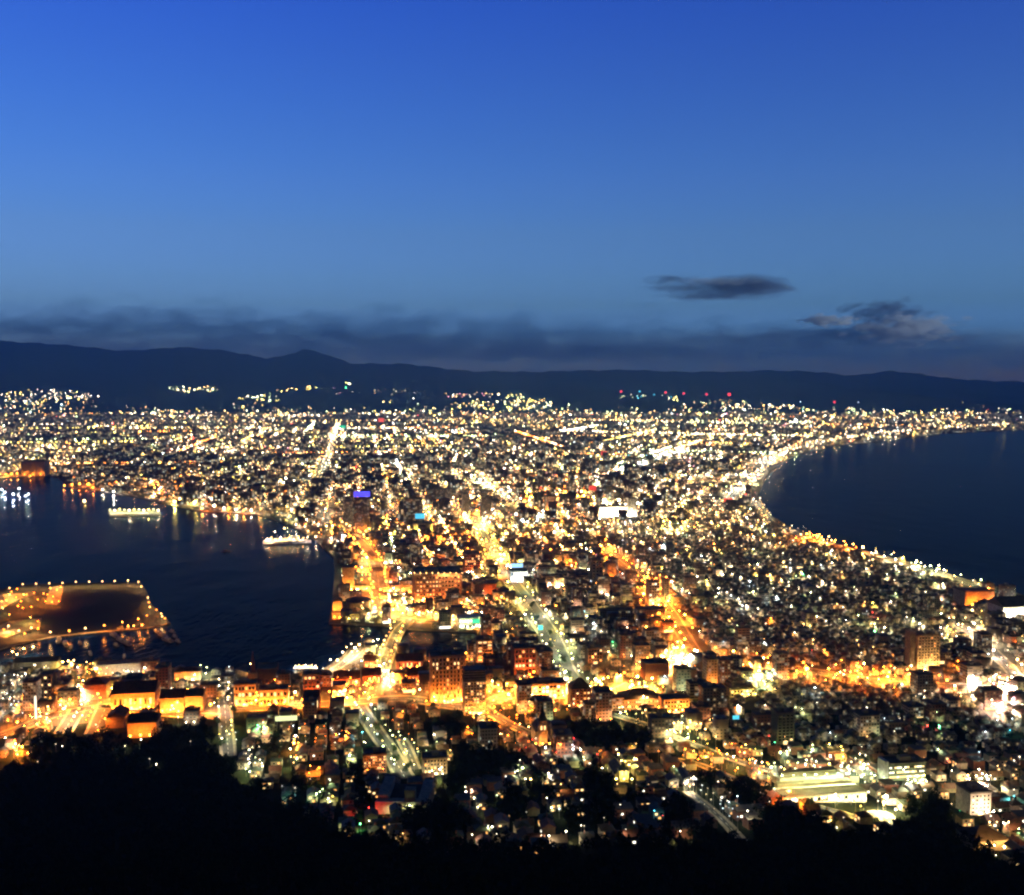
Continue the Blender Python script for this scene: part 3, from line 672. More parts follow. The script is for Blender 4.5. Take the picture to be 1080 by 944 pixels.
# left quay
LMK('warehouse_hall', 'warehouse', 'big dark-roofed warehouse with a blazing orange front beside the broad quay street', 118, 163, 749, 731, 30, PC, roofm=M_roofs[3], roof='gable', win=(8, 1, .6, (0, 2), .4, .4), flood=(5, 'orange', 3, 1.1))
LMK('warehouse_hall', 'warehouse', 'dark-roofed warehouse in the nearer row, nearly touching the forest', 135, 165, 778, 762, 22, PC, roofm=M_roofs[3], roof='gable', flood=(3, 'orange', 3, .8))
LMK('plain_shed', 'shed', 'unlit brown shed with a wide sloping roof between the two big warehouses', 112, 131, 768, 756, 24, PB, roofm=M_roofs[3], roof='gabley')
LMK('warehouse_hall', 'warehouse', 'lower orange-fronted warehouse between the big one and the steep pale street', 169, 194, 752, 736, 22, PC, roofm=M_roofs[1], roof='gable', flood=(3, 'orange', 3, .9))
LMK('warehouse_hall', 'warehouse', 'amber-fronted warehouse with a white gate post beside the steep pale street', 195, 214, 750, 734, 20, PC, roofm=M_roofs[3], roof='gable', flood=(2, 'amber', 3, .9))
LMK('small_office', 'office', 'small square orange-lit office on the marina quay, apart from the others', 167, 177, 713, 706, 9, PC, flood=(1, 'orange', 3, .6), pent=False)
LMK('small_office', 'office', 'wide orange-lit office on the quay between the marina and the green water corner', 184, 211, 718, 708, 12, PC, roof='hip', roofm=M_roofs[1], flood=(3, 'orange', 3, .6))
LMK('terminal_shed', 'shed', 'long pale shed with a row of white lamps on the marina quay', 104, 151, 712, 700, 10, PW, roofm=M_white, roof='gable', flood=(7, 'white', 1, .55))
LMK('net_shed', 'shed', 'dim grey open shed on the docks at the far end of the marina', 15, 60, 706, 698, 14, PG, roof='gable', roofm=M_flat[1], flood=(2, 'white', 1, .5))
LMK('harbour_office', 'office', 'dim brown harbour office behind the dark docks', 42, 55, 738, 712, 14, PB, win=(3, 6, .15, (0,)), pent=False)
LMK('customs_house', 'office', 'dark red low building with white lamps beside the broad quay street', 88, 112, 738, 722, 20, PR, roof='hip', roofm=M_roofs[1], flood=(3, 'orange', 2))
LMK('pier_store', 'warehouse', 'big plain tan cube of a warehouse on the far shore of the bay', 23, 47, 502, 487, 60, PC, pent=False, flood=(3, 'amber', 1, .6))
# downtown, boulevard
rr, pp, ww, hh = LMK('gabled_tower', 'office', 'brown tower with a steep pointed crown where the boulevard meets the avenue', 602, 624, 746, 726, 16, PB, roof='pyramid', roofm=M_roofs[3], win=(5, 6, .3, (2, 0), .5, .5), flood=(2, 'orange', 2))
LMK('long_hall', 'hall', 'long two-storey hall with a glowing banded front and dark hip roof below the orange avenue', 657, 697, 748, 737, 26, PC, roof='hip', roofm=M_roofs[3], win=(16, 2, .5, (2, 0), .5, .35), flood=(5, 'orange', 3, .6))
LMK('annex_hall', 'hall', 'bright amber annex at the ocean end of the long banded hall', 699, 728, 752, 738, 18, PC, win=(8, 3, .3, (0, 3)), flood=(4, 'amber', 3, .8), pent=False)
LMK('apartment_tower', 'apartment block', 'ribbed tower with one blazing yellow edge beside the curved-roof arcade', 745, 757, 726, 696, 15, FC, flood=(2, 'amber', 3, .8))
LMK('apartment_tower', 'apartment block', 'dark brown tower just behind the yellow-edged one', 759, 774, 724, 697, 16, FB)
LMK('apartment_tower', 'apartment block', 'pale twin-faced tower before the curved-roof arcade', 713, 729, 731, 706, 14, FC, flood=(2, 'greenwhite', 2, .6))
rr, pp, ww, hh = LMK('stepped_block', 'apartment block', 'cream block stepping down in lit terraces below the long orange avenue', 769, 798, 735, 727, 24, PC, win=(8, 2, .6, (0, 1)), flood=(4, 'yellow', 2, .7), pent=False)
for k in range(3):
    s = MB(); s.box(-ww / 2 + 3 + 3 * k, 5 + 4 * k, hh + .36 + 3 * k, ww / 2 - 2 - 5 * k, 24, hh + 3.35 + 3 * k); s.build('terrace', PC, rr)
# arcade with curved roof
p, s_ = place(744, 708); root = empty('arcade_hall', (p.x, p.y, p.z), TH); tag(root, 'hall with a dark humped roof beside the dazzling bend of the avenue', 'hall')
W_ = 32 * s_; pts = [(-W_ / 2 + W_ * i / 12, 6 + 7 * math.sin(math.pi * i / 12)) for i in range(13)]
s = MB(); s.box(-W_ / 2, 0, -.5, W_ / 2, 34, 6, top=False); s.face([(x, 0, z) for x, z in pts]); s.build('wall', PB, root)
s = MB()
for (xa, za), (xb, zb) in zip(pts, pts[1:]): s.face([(xa, -.8, za + .02), (xb, -.8, zb + .02), (xb, 35, zb + .02), (xa, 35, za + .02)]); s.face([(xa, -.8, za - .3), (xb, -.8, zb - .3), (xb, -.8, zb + .02), (xa, -.8, za + .02)])
s.build('roof', M_flat[1], root); RECTS.append((p.x, p.y + 17, W_ / 2, 18))
# twin slab on the ocean side
rr, pp, ww, hh = LMK('apartment_slab', 'apartment block', 'tall twin slab tower with a glowing orange end wall, alone in the dark quarter by the beach', 966, 992, 708, 670, 16, PC, win=(7, 11, .12, (2, 0), .4, .45), flood=(3, 'warm', 3, .9))
s = MB(); s.box(-ww / 2 - 7, 3, -.5, -ww / 2 - .01, 15, hh + 4); s.build('stair_tower', PG, rr)
LMK('apartment_tower', 'apartment block', 'grey-green unlit apartment tower above the school grounds', 819, 838, 785, 752, 14, PGR, win=(4, 9, .04, (0,)))
rr, pp, ww, hh = LMK('school_block', 'school', 'green-lit school block with pale floor bands and a white stair edge', 934, 978, 828, 805, 16, PGR, win=(14, 4, .85, (1, 0), .85, .3), flood=(5, 'greenwhite', 2, .5))
s = MB(); s.box(-ww / 2 - 3, -1, -.5, -ww / 2 - .01, 10, hh + 3); s.build('stair_tower', M_white, rr)
rr, pp, ww, hh = LMK('sports_hall', 'hall', 'long pale green-white sports hall with terraced seating above the yellow drive', 822, 918, 846, 838, 12, PW, win=(20, 1, .5, (1,)), flood=(6, 'greenwhite', 3, .7), pent=False, hscale=1)
for k in range(4):
    s = MB(); s.box(-ww / 2 + 4 * k, 12.31 + 6 * k, -1, ww / 2 - 3 * k, 18.3 + 6 * k, hh + 2 * k); s.build('terrace', M_conc if k % 2 else M_white, rr)
lamp(pp.x + ww * .1, pp.y - 3, 'white', 2, 6, .7, 'bright white lamp by the wall of the sports hall')
for i in range(7):  # tall lamps added above the terraces to brighten them
    lamp(pp.x - ww * .45 + ww * .14 * i, pp.y + 9 + 2.5 * i, ['greenwhite', 'yellow', 'greenwhite'][i % 3], 3, hh + 11, .5, '%s tall lamp added to brighten the terraces of the sports hall' % ordinal(i + 1), 'lamps added over the sports hall terraces')

LMK('white_block', 'office', 'blazing white block with a blank end wall above the black slope', 1022, 1046, 860, 836, 18, PW, win=(5, 5, .3, (1, 3), .4, .4), flood=(3, 'peach', 3, .9))
LMK('cream_hall', 'hall', 'broad cream-fronted hall with dark hip roof at the wooded edge near the ocean', 1025, 1067, 897, 886, 20, PC, roof='hip', roofm=M_roofs[3], flood=(4, 'warm', 3, .9))
LMK('beach_hotel', 'hotel', 'orange-washed block with a red roof line on the ocean shore', 1016, 1050, 640, 624, 30, PC, roofm=M_roofs[1], flood=(4, 'orange', 3, .8), pent=False)
LMK('fish_market', 'market', 'white-lit open market shed on the ocean shore beyond the orange block', 1056, 1095, 652, 640, 40, M_white, roof='gable', roofm=M_flat[0], flood=(5, 'white', 3, .9))
LMK('apartment_tower', 'apartment block', 'dark purple tower with a rounded look and an orange neighbour in the middle of town', 624, 636, 616, 591, 18, M_wallw[1], win=(3, 7, .03, (0,)))
LMK('apartment_tower', 'apartment block', 'orange block at the top of the side avenue, touching the dark purple tower', 640, 650, 614, 594, 16, PC, flood=(2, 'orange', 3, .7))
LMK('apartment_tower', 'apartment block', 'pale apartment block lit pink and white beside the side avenue', 684, 696, 640, 614, 16, PW, win=(4, 8, .3, (1, 0)), flood=(2, 'warm', 2, .6))
LMK('apartment_tower', 'apartment block', 'thin cream tower with one bright yellow corner by the side avenue', 700, 706, 636, 612, 14, FC, flood=(1, 'yellow', 3, .6))
LMK('hospital_block', 'hospital', 'long grey unlit slab east of the side avenue', 672, 703, 656, 643, 18, FG, pent=False)
LMK('apartment_slab', 'apartment block', 'long dark slab with a few pale windows west of the side avenue', 632, 668, 654, 644, 16, FG)
# boulevard blocks
LMK('office_tower', 'office', 'orange-brown office cube with a flat top by the upper boulevard', 490, 507, 606, 585, 28, PR, win=(7, 7, .3, (2, 0)), flood=(3, 'orange', 2, .7))
LMK('blue_topped_tower', 'hotel', 'pale hotel tower crowned by a glowing blue band near the station', 374, 390, 562, 527, 24, FC, flood=(2, 'orange', 2, .7))
bt, bp_, bw, bh = LMK('station_hotel', 'hotel', 'white-topped hotel slab just behind the blue-crowned tower', 362, 373, 556, 526, 22, FW)
LMK('apartment_tower', 'apartment block', 'tall grey-gold tower with many lit floors in the station quarter', 426, 446, 556, 527, 24, FBAND)
LMK('apartment_tower', 'apartment block', 'low broad dark-grey tower east of the grey-gold one', 450, 478, 532, 516, 30, FG)
LMK('office_tower', 'office', 'narrow grey twin-shaft office in front of the station quarter, nearer shaft', 417, 426, 594, 576, 16, FG)
LMK('office_tower', 'office', 'narrow pale office beside the grey twin-shaft one, with lit corner', 433, 443, 594, 575, 18, FW)
LMK('department_store', 'shop', 'yellow-lit store crowned by a glowing cyan billboard', 437, 456, 563, 552, 30, PC, flood=(4, 'yellow', 3, .7), pent=False)
LMK('office_tower', 'office', 'slim pale tower with a lit shaft left of the bright downtown mass', 488, 495, 548, 522, 18, FW, flood=(1, 'warm', 2))
LMK('office_tower', 'office', 'grey tower between the bright lamps at the top of the boulevard', 508, 518, 548, 526, 20, FG)
LMK('office_tower', 'office', 'broad tower with an amber face in the bright downtown mass', 575, 587, 543, 524, 24, FC, flood=(3, 'amber', 3, .8))
LMK('office_tower', 'office', 'pale tower with white crown lights at the ocean side of the bright downtown mass', 662, 672, 545, 526, 22, FW, flood=(2, 'white', 3, .7))
LMK('stadium_stand', 'stadium', 'row of white floodlights over a pale stand in the bright downtown mass', 632, 664, 545, 535, 40, PW, flood=(6, 'white', 3, 1.2), pent=False)
LMK('glass_hall', 'shop', 'store front shining icy white and blue beside the boulevard', 538, 557, 614, 603, 30, M_white, win=(6, 2, .8, (1,), .7, .6), flood=(4, 'cool', 2, .8), pent=False)
LMK('green_sign_hall', 'hall', 'white-green lit hall with a glowing green sign by the dock road', 483, 508, 664, 652, 20, PW, roofm=M_white, win=(8, 2, .7, (1,), .6, .5), flood=(4, 'greenwhite', 2, .7), pent=False)
LMK('office_block', 'office', 'square orange block between the market hall and the boulevard', 500, 524, 630, 616, 26, PR, flood=(3, 'orange', 2, .7))
LMK('office_block', 'office', 'orange office with a lit ledge at the foot of the boulevard', 542, 566, 712, 684, 22, PR, win=(6, 5, .3, (2, 0)), flood=(3, 'orange', 3, .7))
LMK('shopping_block', 'shop', 'glowing amber shop row where the boulevard meets the cross street', 545, 598, 738, 722, 20, PC, win=(12, 3, .6, (0, 1, 2)), flood=(6, 'orange', 3, .8))
LMK('office_block', 'office', 'dull red block with one lamp on the roof beside the dark park', 680, 706, 718, 700, 20, PR)
LMK('office_block', 'office', 'tan office with lit upper floor between the boulevard and the arcade', 620, 636, 700, 684, 18, PB, win=(5, 4, .3, (0, 2)))
LMK('office_block', 'office', 'long tan row with warm shop lights along the boulevard bend', 600, 618, 684, 672, 14, PC, win=(6, 2, .6, (0, 1)))
# near slope buildings
rr, pp, ww, hh = LMK('apartment_slab', 'apartment block', 'cream apartment slab with balconies beside the slope street', 383, 408, 816, 796, 14, PC, win=(10, 6, .2, (2, 0), .7, .4), flood=(3, 'orange', 2, .6))
LMK('apartment_block', 'apartment block', 'cream block with vertical piers across the slope street', 446, 472, 817, 800, 14, PC, win=(7, 4, .2, (2, 0), .5, .6), flood=(2, 'warm', 2, .6))
# U-shaped hall with white parapets
p, s_ = place(423, 858); root = empty('courtyard_hall', (p.x, p.y, p.z), TH * 0 - .04); tag(root, 'dark courtyard hall edged by white lit parapets at the forest edge', 'hall')
W_ = 56 * s_
s = MB(); s.box(-W_ / 2, 0, -8, W_ / 2, 9, 7); s.build('front_wing', PW, root)
for sx in (-1, 1):
    s = MB(); a = sx * W_ / 2; s.box(min(a, a - sx * 7), 9.01, -6, max(a, a - sx * 7), 42, 9 if sx < 0 else 7); s.build('side_wing', PW, root)
s = MB(); s.box(-W_ / 2 + 7, 9.01, -6, W_ / 2 - 7, 42, 3.5); s.build('court_roof', M_flat[1], root)
s = MB(); s.box(2, 3, 7.003, 9, 9.5, 15); s.build('stair_tower', PC, root)
s = MB(); s.box(-W_ / 2, -.2, 7.003, W_ / 2, .3, 8.2); s.build('parapet', M_white, root)
for i, t in enumerate((-.1, .18)): lamp(p.x + W_ * t, p.y - 2.5, 'greenwhite', 2, 6, .6, '%s pale green lamp before the courtyard hall' % ordinal(i + 1))
lamp(p.x - W_ * .2, p.y + 24, 'white', 2, 8, .5, 'white lamp in the yard of the courtyard hall')
RECTS.append((p.x, p.y + 20, W_ / 2 + 3, 26))
# green-lit corner
p = at(371, 876)
for i, (dx, c, lv) in enumerate(((0, 'white', 2), (6, 'green', 2), (2, 'green', 3))): lamp(p.x + dx, p.y - 4 * i, c, lv, 5, .7, '%s glowing lamp in the green-lit clearing of the forest edge' % ordinal(i + 1), 'lamps of the green-lit clearing')
# church with the yellow tower and the white column
def church(px, yb, hgt, cat, label, wall, lampc, body=True):
    p, s_ = place(px, yb); root = empty('church', (p.x, p.y, p.z), TH); tag(root, label, cat); H = hgt * s_
    s = MB(); s.box(-3.6, -3.6, -2, 3.6, 3.6, H * .62); s.build('tower', wall, root)
    s = MB(); s.hip(-3.6, -3.6, 3.6, 3.6, H * .62, .1, .6); s.tube([(0, 0, H * .62 + .1), (0, 0, H * .75), (0, 0, H)], [4.1, 2.2, .15], 8); s.build('steeple', M_roofs[4], root)
    if body:
        s = MB(); s.box(-5.5, 3.61, -2, 5.5, 26, H * .3); s.build('nave', wall, root)
        s = MB(); s.gable(-5.5, 3.61, 5.5, 26, H * .3, 5, .4, axis='y'); s.build('roof', M_roofs[0], root)
    for sx in (-1, 1):
        o = bpy.data.objects.new('window', window_mesh(0, 1.2, 3.5)); col.objects.link(o); o.parent = root; o.location = (sx * 1.5, -3.6, H * .4)
    for i in range(3): lamp(p.x - 6 + 6 * i, p.y - 9, lampc, 3, 4, .6, '%s lamp lighting the %s' % (ordinal(i + 1), ' '.join(label.split()[:6])), 'lamps lighting the ' + ' '.join(label.split()[:6]), aim=True)
    RECTS.append((p.x, p.y + 10, 8, 18)); return root
church(572, 786, 46, 'church', 'yellow-lit church tower with a pointed steeple under the small yellow street', PC, 'amber')
church(657, 824, 22, 'church', 'white-towered chapel glowing cream beside the dark villas', PW, 'yellow')
p, s_ = place(580.5, 760); root = empty('lit_column', (p.x, p.y, p.z), TH); tag(root, 'thin white lit column rising above the roofs behind the church tower', 'column')
s = MB(); s.box(-1.4, -1.4, 0, 1.4, 1.4, 3); s.build('plinth', M_conc, root)
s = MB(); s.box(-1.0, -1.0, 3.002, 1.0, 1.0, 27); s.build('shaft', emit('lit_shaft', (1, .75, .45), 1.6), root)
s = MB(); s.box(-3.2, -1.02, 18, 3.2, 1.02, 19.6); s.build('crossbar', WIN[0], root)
p, s_ = place(38, 760); root = empty('lit_column', (p.x, p.y, p.z), TH); tag(root, 'thin white lit mast beside the dark docks at the forest foot', 'column')
s = MB(); s.box(-1, -1, 0, 1, 1, 2); s.build('plinth', M_conc, root)
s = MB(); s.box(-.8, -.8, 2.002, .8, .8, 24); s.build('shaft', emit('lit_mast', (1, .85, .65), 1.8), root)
# illuminated signs: real flat panels on posts on their roofs
def sign(px, py, wpx, hpx, color, st, label, under=14):
    d0 = at(px, py + under); s_ = d0.y / F; z = (CAM.z - (py - HOR) * s_)
    root = empty('illuminated_sign', (d0.x, d0.y, d0.z), TH); tag(root, label, 'sign')
    w, h = wpx * s_, hpx * s_; zc = max(z - d0.z, h)
    s = MB(); s.box(-w / 2, -.4, zc - h / 2, w / 2, .4, zc + h / 2, bottom=True); s.build('panel', emit('sign_glow', color, st), root)
    s = MB()
    for x in (-w * .35, w * .35): s.box(x - .4, .42, 0, x + .4, 1.1, zc + h / 2)
    s.build('support', M_dark, root)
sign(382, 521.5, 17, 5.5, (.10, .08, 1), 1.6, 'glowing deep blue sign band crowning the pale hotel tower', 40)
sign(443, 545, 10, 5.5, (.1, .62, .9), 1.3, 'glowing cyan billboard over the yellow-lit store', 18)
sign(502, 658, 8, 4.5, (.1, .95, .45), 1.1, 'glowing green sign on the white-green hall by the dock road', 7)
sign(545, 598, 13, 4, (.35, .65, 1), 1.8, 'icy blue sign over the white store front beside the boulevard', 16)
sign(570, 665, 5, 5, (.1, .9, .8), 1.4, 'small round turquoise sign over the boulevard lamps', 8)
sign(302, 764, 23, 5, (.95, 1, .45), 1.3, 'pale yellow lit strip sign in the dark blocks below the harbour spire', 6)
sign(625, 515, 8, 5, (1, .08, .06), 1.0, 'red neon sign at the edge of the bright downtown mass', 10)
sign(637, 478, 6, 4, (1, .06, .05), 1.2, 'red neon sign out on the plain, upper of two', 8)
sign(638, 489, 4, 4, (1, .2, .2), 1.0, 'small pinkish red neon sign out on the plain, lower of two', 6)
sign(402, 443, 6, 4, (1, .12, .08), 1.3, 'red neon sign far out on the plain near the trunk road', 10)
sign(768, 528, 9, 4, (1, .1, .06), 1.2, 'red sign where the ocean front road begins', 8)
sign(361, 450, 7, 3, (.05, .9, .5), .9, 'small green sign far out beside the trunk road', 6)
sign(776, 763, 7, 4, (.1, .7, 1), 1.2, 'small sky-blue sign among the dark roofs below the stepped block', 6)

# ================================================================== BOATS
def boat_proto(kind):
    root = empty('moored_boat', (0, 0, 0)); L = {'small': 16, 'mid': 26}[kind]; W = L * .24
    s = MB(); prof = [(-.5, .75), (-.3, 1), (.1, 1), (.35, .7), (.5, .04)]
    for (a, wa), (b_, wb) in zip(prof, prof[1:]):
        xa, xb = a * L, b_ * L; ya, yb = wa * W / 2, wb * W / 2; h = 1.8 if kind == 'small' else 2.6
        for sg in (-1, 1):
            q = [(xa, sg * ya * .7, 0), (xb, sg * yb * .7, 0), (xb, sg * yb, h), (xa, sg * ya, h)]; s.face(q if sg < 0 else q[::-1])
        s.face([(xa, -ya, h - .2), (xb, -yb, h - .2), (xb, yb, h - .2), (xa, ya, h - .2)])
    s.face([(-L / 2, W * .375, 1.8), (-L / 2, W * .26, 0), (-L / 2, -W * .26, 0), (-L / 2, -W * .375, 1.8)])
    s.build('hull', M_hull, root)
    h = 1.6 if kind == 'small' else 2.4
    s = MB(); s.box(-L * .25, -W * .3, h, L * .12, W * .3, h + 2.6); s.build('cabin', M_white, root)
    s = MB(); s.tube([(-L * .05, 0, h + 2.5), (-L * .05, 0, h + 9)], .12, 5); s.build('mast', M_metal, root)
    return root
BP = {k: boat_proto(k) for k in ('small', 'mid')}; _used = {}
def boat(kind, px, py, rz, label, group):
    x, y = flat(px, py, 0); o = BP[kind] if kind not in _used else copy_tree(BP[kind]); _used[kind] = 1
    o.location = (x, y, -.3); o.rotation_euler.z = rz; tag(o, label, 'boat', group)
for i, (px, py, k) in enumerate([(166, 667, 'mid'), (171, 671, 'mid'), (176, 676, 'mid'), (184, 672, 'small'), (187, 677, 'small'), (181, 667, 'small')]):
    boat(k, px, py, 2.2 + .1 * (i % 3), 'pale grey moored %s, %s of the fleet outside the island corner' % ('cutter' if k == 'mid' else 'launch', ordinal(i + 1)), 'boats moored outside the island corner')
for i, (px, py, k) in enumerate([(120, 671, 'mid'), (127, 676, 'mid'), (133, 679, 'mid'), (122, 681, 'small'), (138, 676, 'small')]):
    boat(k, px, py, 2.3, 'dim moored %s in the basin under the lit dock, %s from the island' % ('cutter' if k == 'mid' else 'launch', ordinal(i + 1)), 'boats in the basin under the lit dock')
for i, (px, py, k) in enumerate([(62, 676, 'mid'), (69, 680, 'mid'), (75, 683, 'small'), (84, 679, 'small'), (131, 693, 'small'), (95, 690, 'small')]):
    boat(k, px, py, 1.9 + .2 * (i % 2), 'faint small boat lying in the narrow marina basin, %s towards the shed' % ordinal(i + 1), 'boats in the narrow marina basin')
boat('small', 238, 582, .4, 'single small boat out in the middle of the black harbour', None)
boat('small', 89, 530, .2, 'small lit boat off the far shore of the bay', None)
x, y = flat(89, 530, 0); lamp(x, y, 'yellow', 2, 5, .8, 'yellow lamp on the small boat off the far shore', z=0)
# museum ferry with strung lights
def ship(px, py, Lp, label, rz, cat, lit, lv=2):
    x, y = flat(px, py, 0); s_ = y / F; L = Lp * s_; W = L * .16; root = empty('ship', (x, y, -.5), rz); tag(root, label, cat)
    prof = [(-.5, .7), (-.42, .95), (.2, 1), (.38, .7), (.5, .05)]; H = L * .07
    s = MB()
    for (a, wa), (b_, wb) in zip(prof, prof[1:]):
        xa, xb = a * L, b_ * L; ya, yb = wa * W / 2, wb * W / 2
        for sg in (-1, 1):
            q = [(xa, sg * ya * .8, 0), (xb, sg * yb * .8, 0), (xb, sg * yb, H), (xa, sg * ya, H)]; s.face(q if sg < 0 else q[::-1])
        s.face([(xa, -ya, H), (xb, -yb, H), (xb, yb, H), (xa, ya, H)])
    s.face([(-L / 2, W * .35, H), (-L / 2, W * .28, 0), (-L / 2, -W * .28, 0), (-L / 2, -W * .35, H)])
    s.build('hull', M_hull, root)
    s = MB(); s.box(-L * .36, -W * .4, H, L * .25, W * .4, H + L * .05); s.build('superstructure', FW, root)
    s = MB(); s.box(L * .08, -W * .38, H + L * .051, L * .22, W * .38, H + L * .085); s.build('bridge_deck', M_white, root)
    for fx in (-.2, -.05):
        s = MB(); s.tube([(fx * L, 0, H + L * .05), (fx * L - 1, 0, H + L * .12)], [L * .018, L * .016], 10); s.build('funnel', M_hull, root)
    s = MB(); s.tube([(.3 * L, 0, H), (.3 * L, 0, H + L * .16)], .35, 5); s.build('mast', M_metal, root)
    for i in range(lit):
        t = (i + .5) / lit - .5
        for sg in (-1, 1):
            lx, ly = t * L * .95, sg * W * .52
            lamp(x + lx * math.cos(rz) - ly * math.sin(rz), y + lx * math.sin(rz) + ly * math.cos(rz), 'warm' if i % 3 else 'white', 1, H + L * (.03 + .03 * (i % 2)), .62,
                 '%s %s lamp strung along the %s' % (ordinal(i + 1), 'near-side' if sg < 0 else 'far-side', ' '.join(label.split()[:4])), 'lamps strung along the ' + ' '.join(label.split()[:4]), z=0)
ship(303, 573, 50, 'long white museum ferry hung with bright lamps at its berth', .12, 'ship', 10)
ship(322, 716 - 11, 26, 'small white excursion ship covered in lamps below the spire plaza', .03, 'ship', 7)
# floating dock with white lamps
structure(sheet('floating_pier', DOCKISLE, 1.6, M_asph, 2.5))
for i in range(11):
    x, y = flat(116 + 5.1 * i, 540.5 + .6 * math.sin(i * 2), 1.6); lamp(x, y, ['greenwhite', 'white', 'yellow'][i % 3], 2 if i % 3 else 1, 7, .75, '%s pale lamp along the floating pier off the far shore' % ordinal(i + 1), 'lamps along the floating pier', z=1.6)

# ================================================================== ORDERED LAMP ROWS
def row(desc, pts, c, lv, h=8, k=.75, z=GZ + .5):
    for i, (px, py) in enumerate(pts):
        x, y = flat(px, py, z + h); cc = c if isinstance(c, str) else c[i % len(c)]
        lamp(x, y, cc, lv, h, k, '%s lamp counting seaward %s' % (ordinal(i + 1), desc), 'lamps ' + desc, z=z)
row('on the island harbour edge', [(10, 620), (24, 616), (38, 615.5), (52, 615), (66, 614.6), (80, 613.6), (94, 613.4), (108, 613), (121, 612.6), (135, 612), (146, 613.5), (149, 618.5)], 'warm', 1, k=.95)
row('down the island seaward side', [(156, 630), (157, 635), (158, 640), (165, 643), (170, 647), (174, 652), (171, 650), (155, 649)], ['warm', 'amber'], 1, k=.95)
row('on the lit dock of the island', [(129, 656), (135, 660), (141, 660), (146, 652.5), (150, 659)], 'amber', 2, k=.75)
row('along the island basin edge', [(4, 664), (9, 660), (14, 668), (20, 665), (26, 668), (33, 662), (40, 663), (53, 666.5), (73, 665), (90, 662.5), (110, 659.5)], ['amber', 'warm'], 1, k=1.1)
row('along the marina landing stage', [(13, 687), (18, 690), (25, 684), (35, 682), (66, 698), (72, 697), (75, 699)], ['yellow', 'warm'], 2, k=.8)
row('around the island yard', [(32, 651), (33, 640), (3, 641), (19, 639), (10, 627), (18, 621), (25, 627)], ['yellow', 'orange'], 2, k=.6)
row('in the island orange car park', [(48, 634), (55, 635), (62, 634), (56, 629), (50, 627), (60, 622), (64, 619), (53, 620), (7, 633), (17, 630), (28, 627), (36, 625), (2, 634), (22, 634), (12, 624), (46, 626), (40, 632), (24, 641), (10, 648), (40, 655)], 'orange', 2, h=7, k=.55)
row('on the far orange pier', [(0, 500), (6, 500), (12, 499.5), (18, 499), (32, 502)], 'orange', 3, k=.5)
row('on the far shore spit', [(68, 512), (76, 511), (84, 510), (93, 510), (98, 514)], 'orange', 3, k=.6)
row('under the far white quay', [(190, 526), (198, 527), (206, 529), (207, 522), (184, 529)], ['yellow', 'white'], 3, k=1.0)
row('on the far white tower jetty', [(120, 518), (120, 523), (108, 516), (130, 513), (133, 504)], 'white', 2, k=.8)
row('along the red boathouses', [(213, 536), (226, 533), (241, 536), (249, 537), (257, 538), (265, 538)], ['orange', 'peach'], 3, k=.7)
row('on the far white jetty of the outer bay', [(2, 516), (5, 519), (14, 521), (20, 515), (27, 523), (30, 521)], 'cool', 2, k=.8)
row('on the museum ferry berth', [(284, 569), (290, 561), (300, 557), (312, 553), (325, 560), (333, 566)], ['warm', 'peach'], 2, k=.7)
row('inside the green water corner', [(217, 710), (231, 716), (231, 723), (241, 719.5), (241, 726), (226, 741)], 'white', 2, k=.55)

# mountain transmitter masts with red lamps
for i, (px, py, ph, lab) in enumerate([(655, 420, 7, 'lone'), (702, 420, 6, 'taller of the middle pair'), (721, 421, 6, 'shorter of the middle pair'), (745, 422, 6, 'one after the middle pair'), (769, 424, 8, 'brightest'), (880, 428, 4, 'small ocean-side')]):
    p = at(px, py + 3); s_ = p.y / F; H = (ph + 3) * s_
    root = empty('radio_mast', p, 0); tag(root, 'transmitter mast with a red lamp on the dark foothills, %s' % lab, 'mast', 'transmitter masts on the foothills')
    s = MB(); s.tube([(0, 0, -2), (0, 0, H)], [5, 1.2], 4); s.build('mast', M_dark, root)
    s = MB(); s.ball((0, 0, H), 1.1 * s_ * (1.5 if i == 4 else 1), 8, 5); s.build('red_lamp', emit('mast_red', (1, .04, .06), 3.5), root)

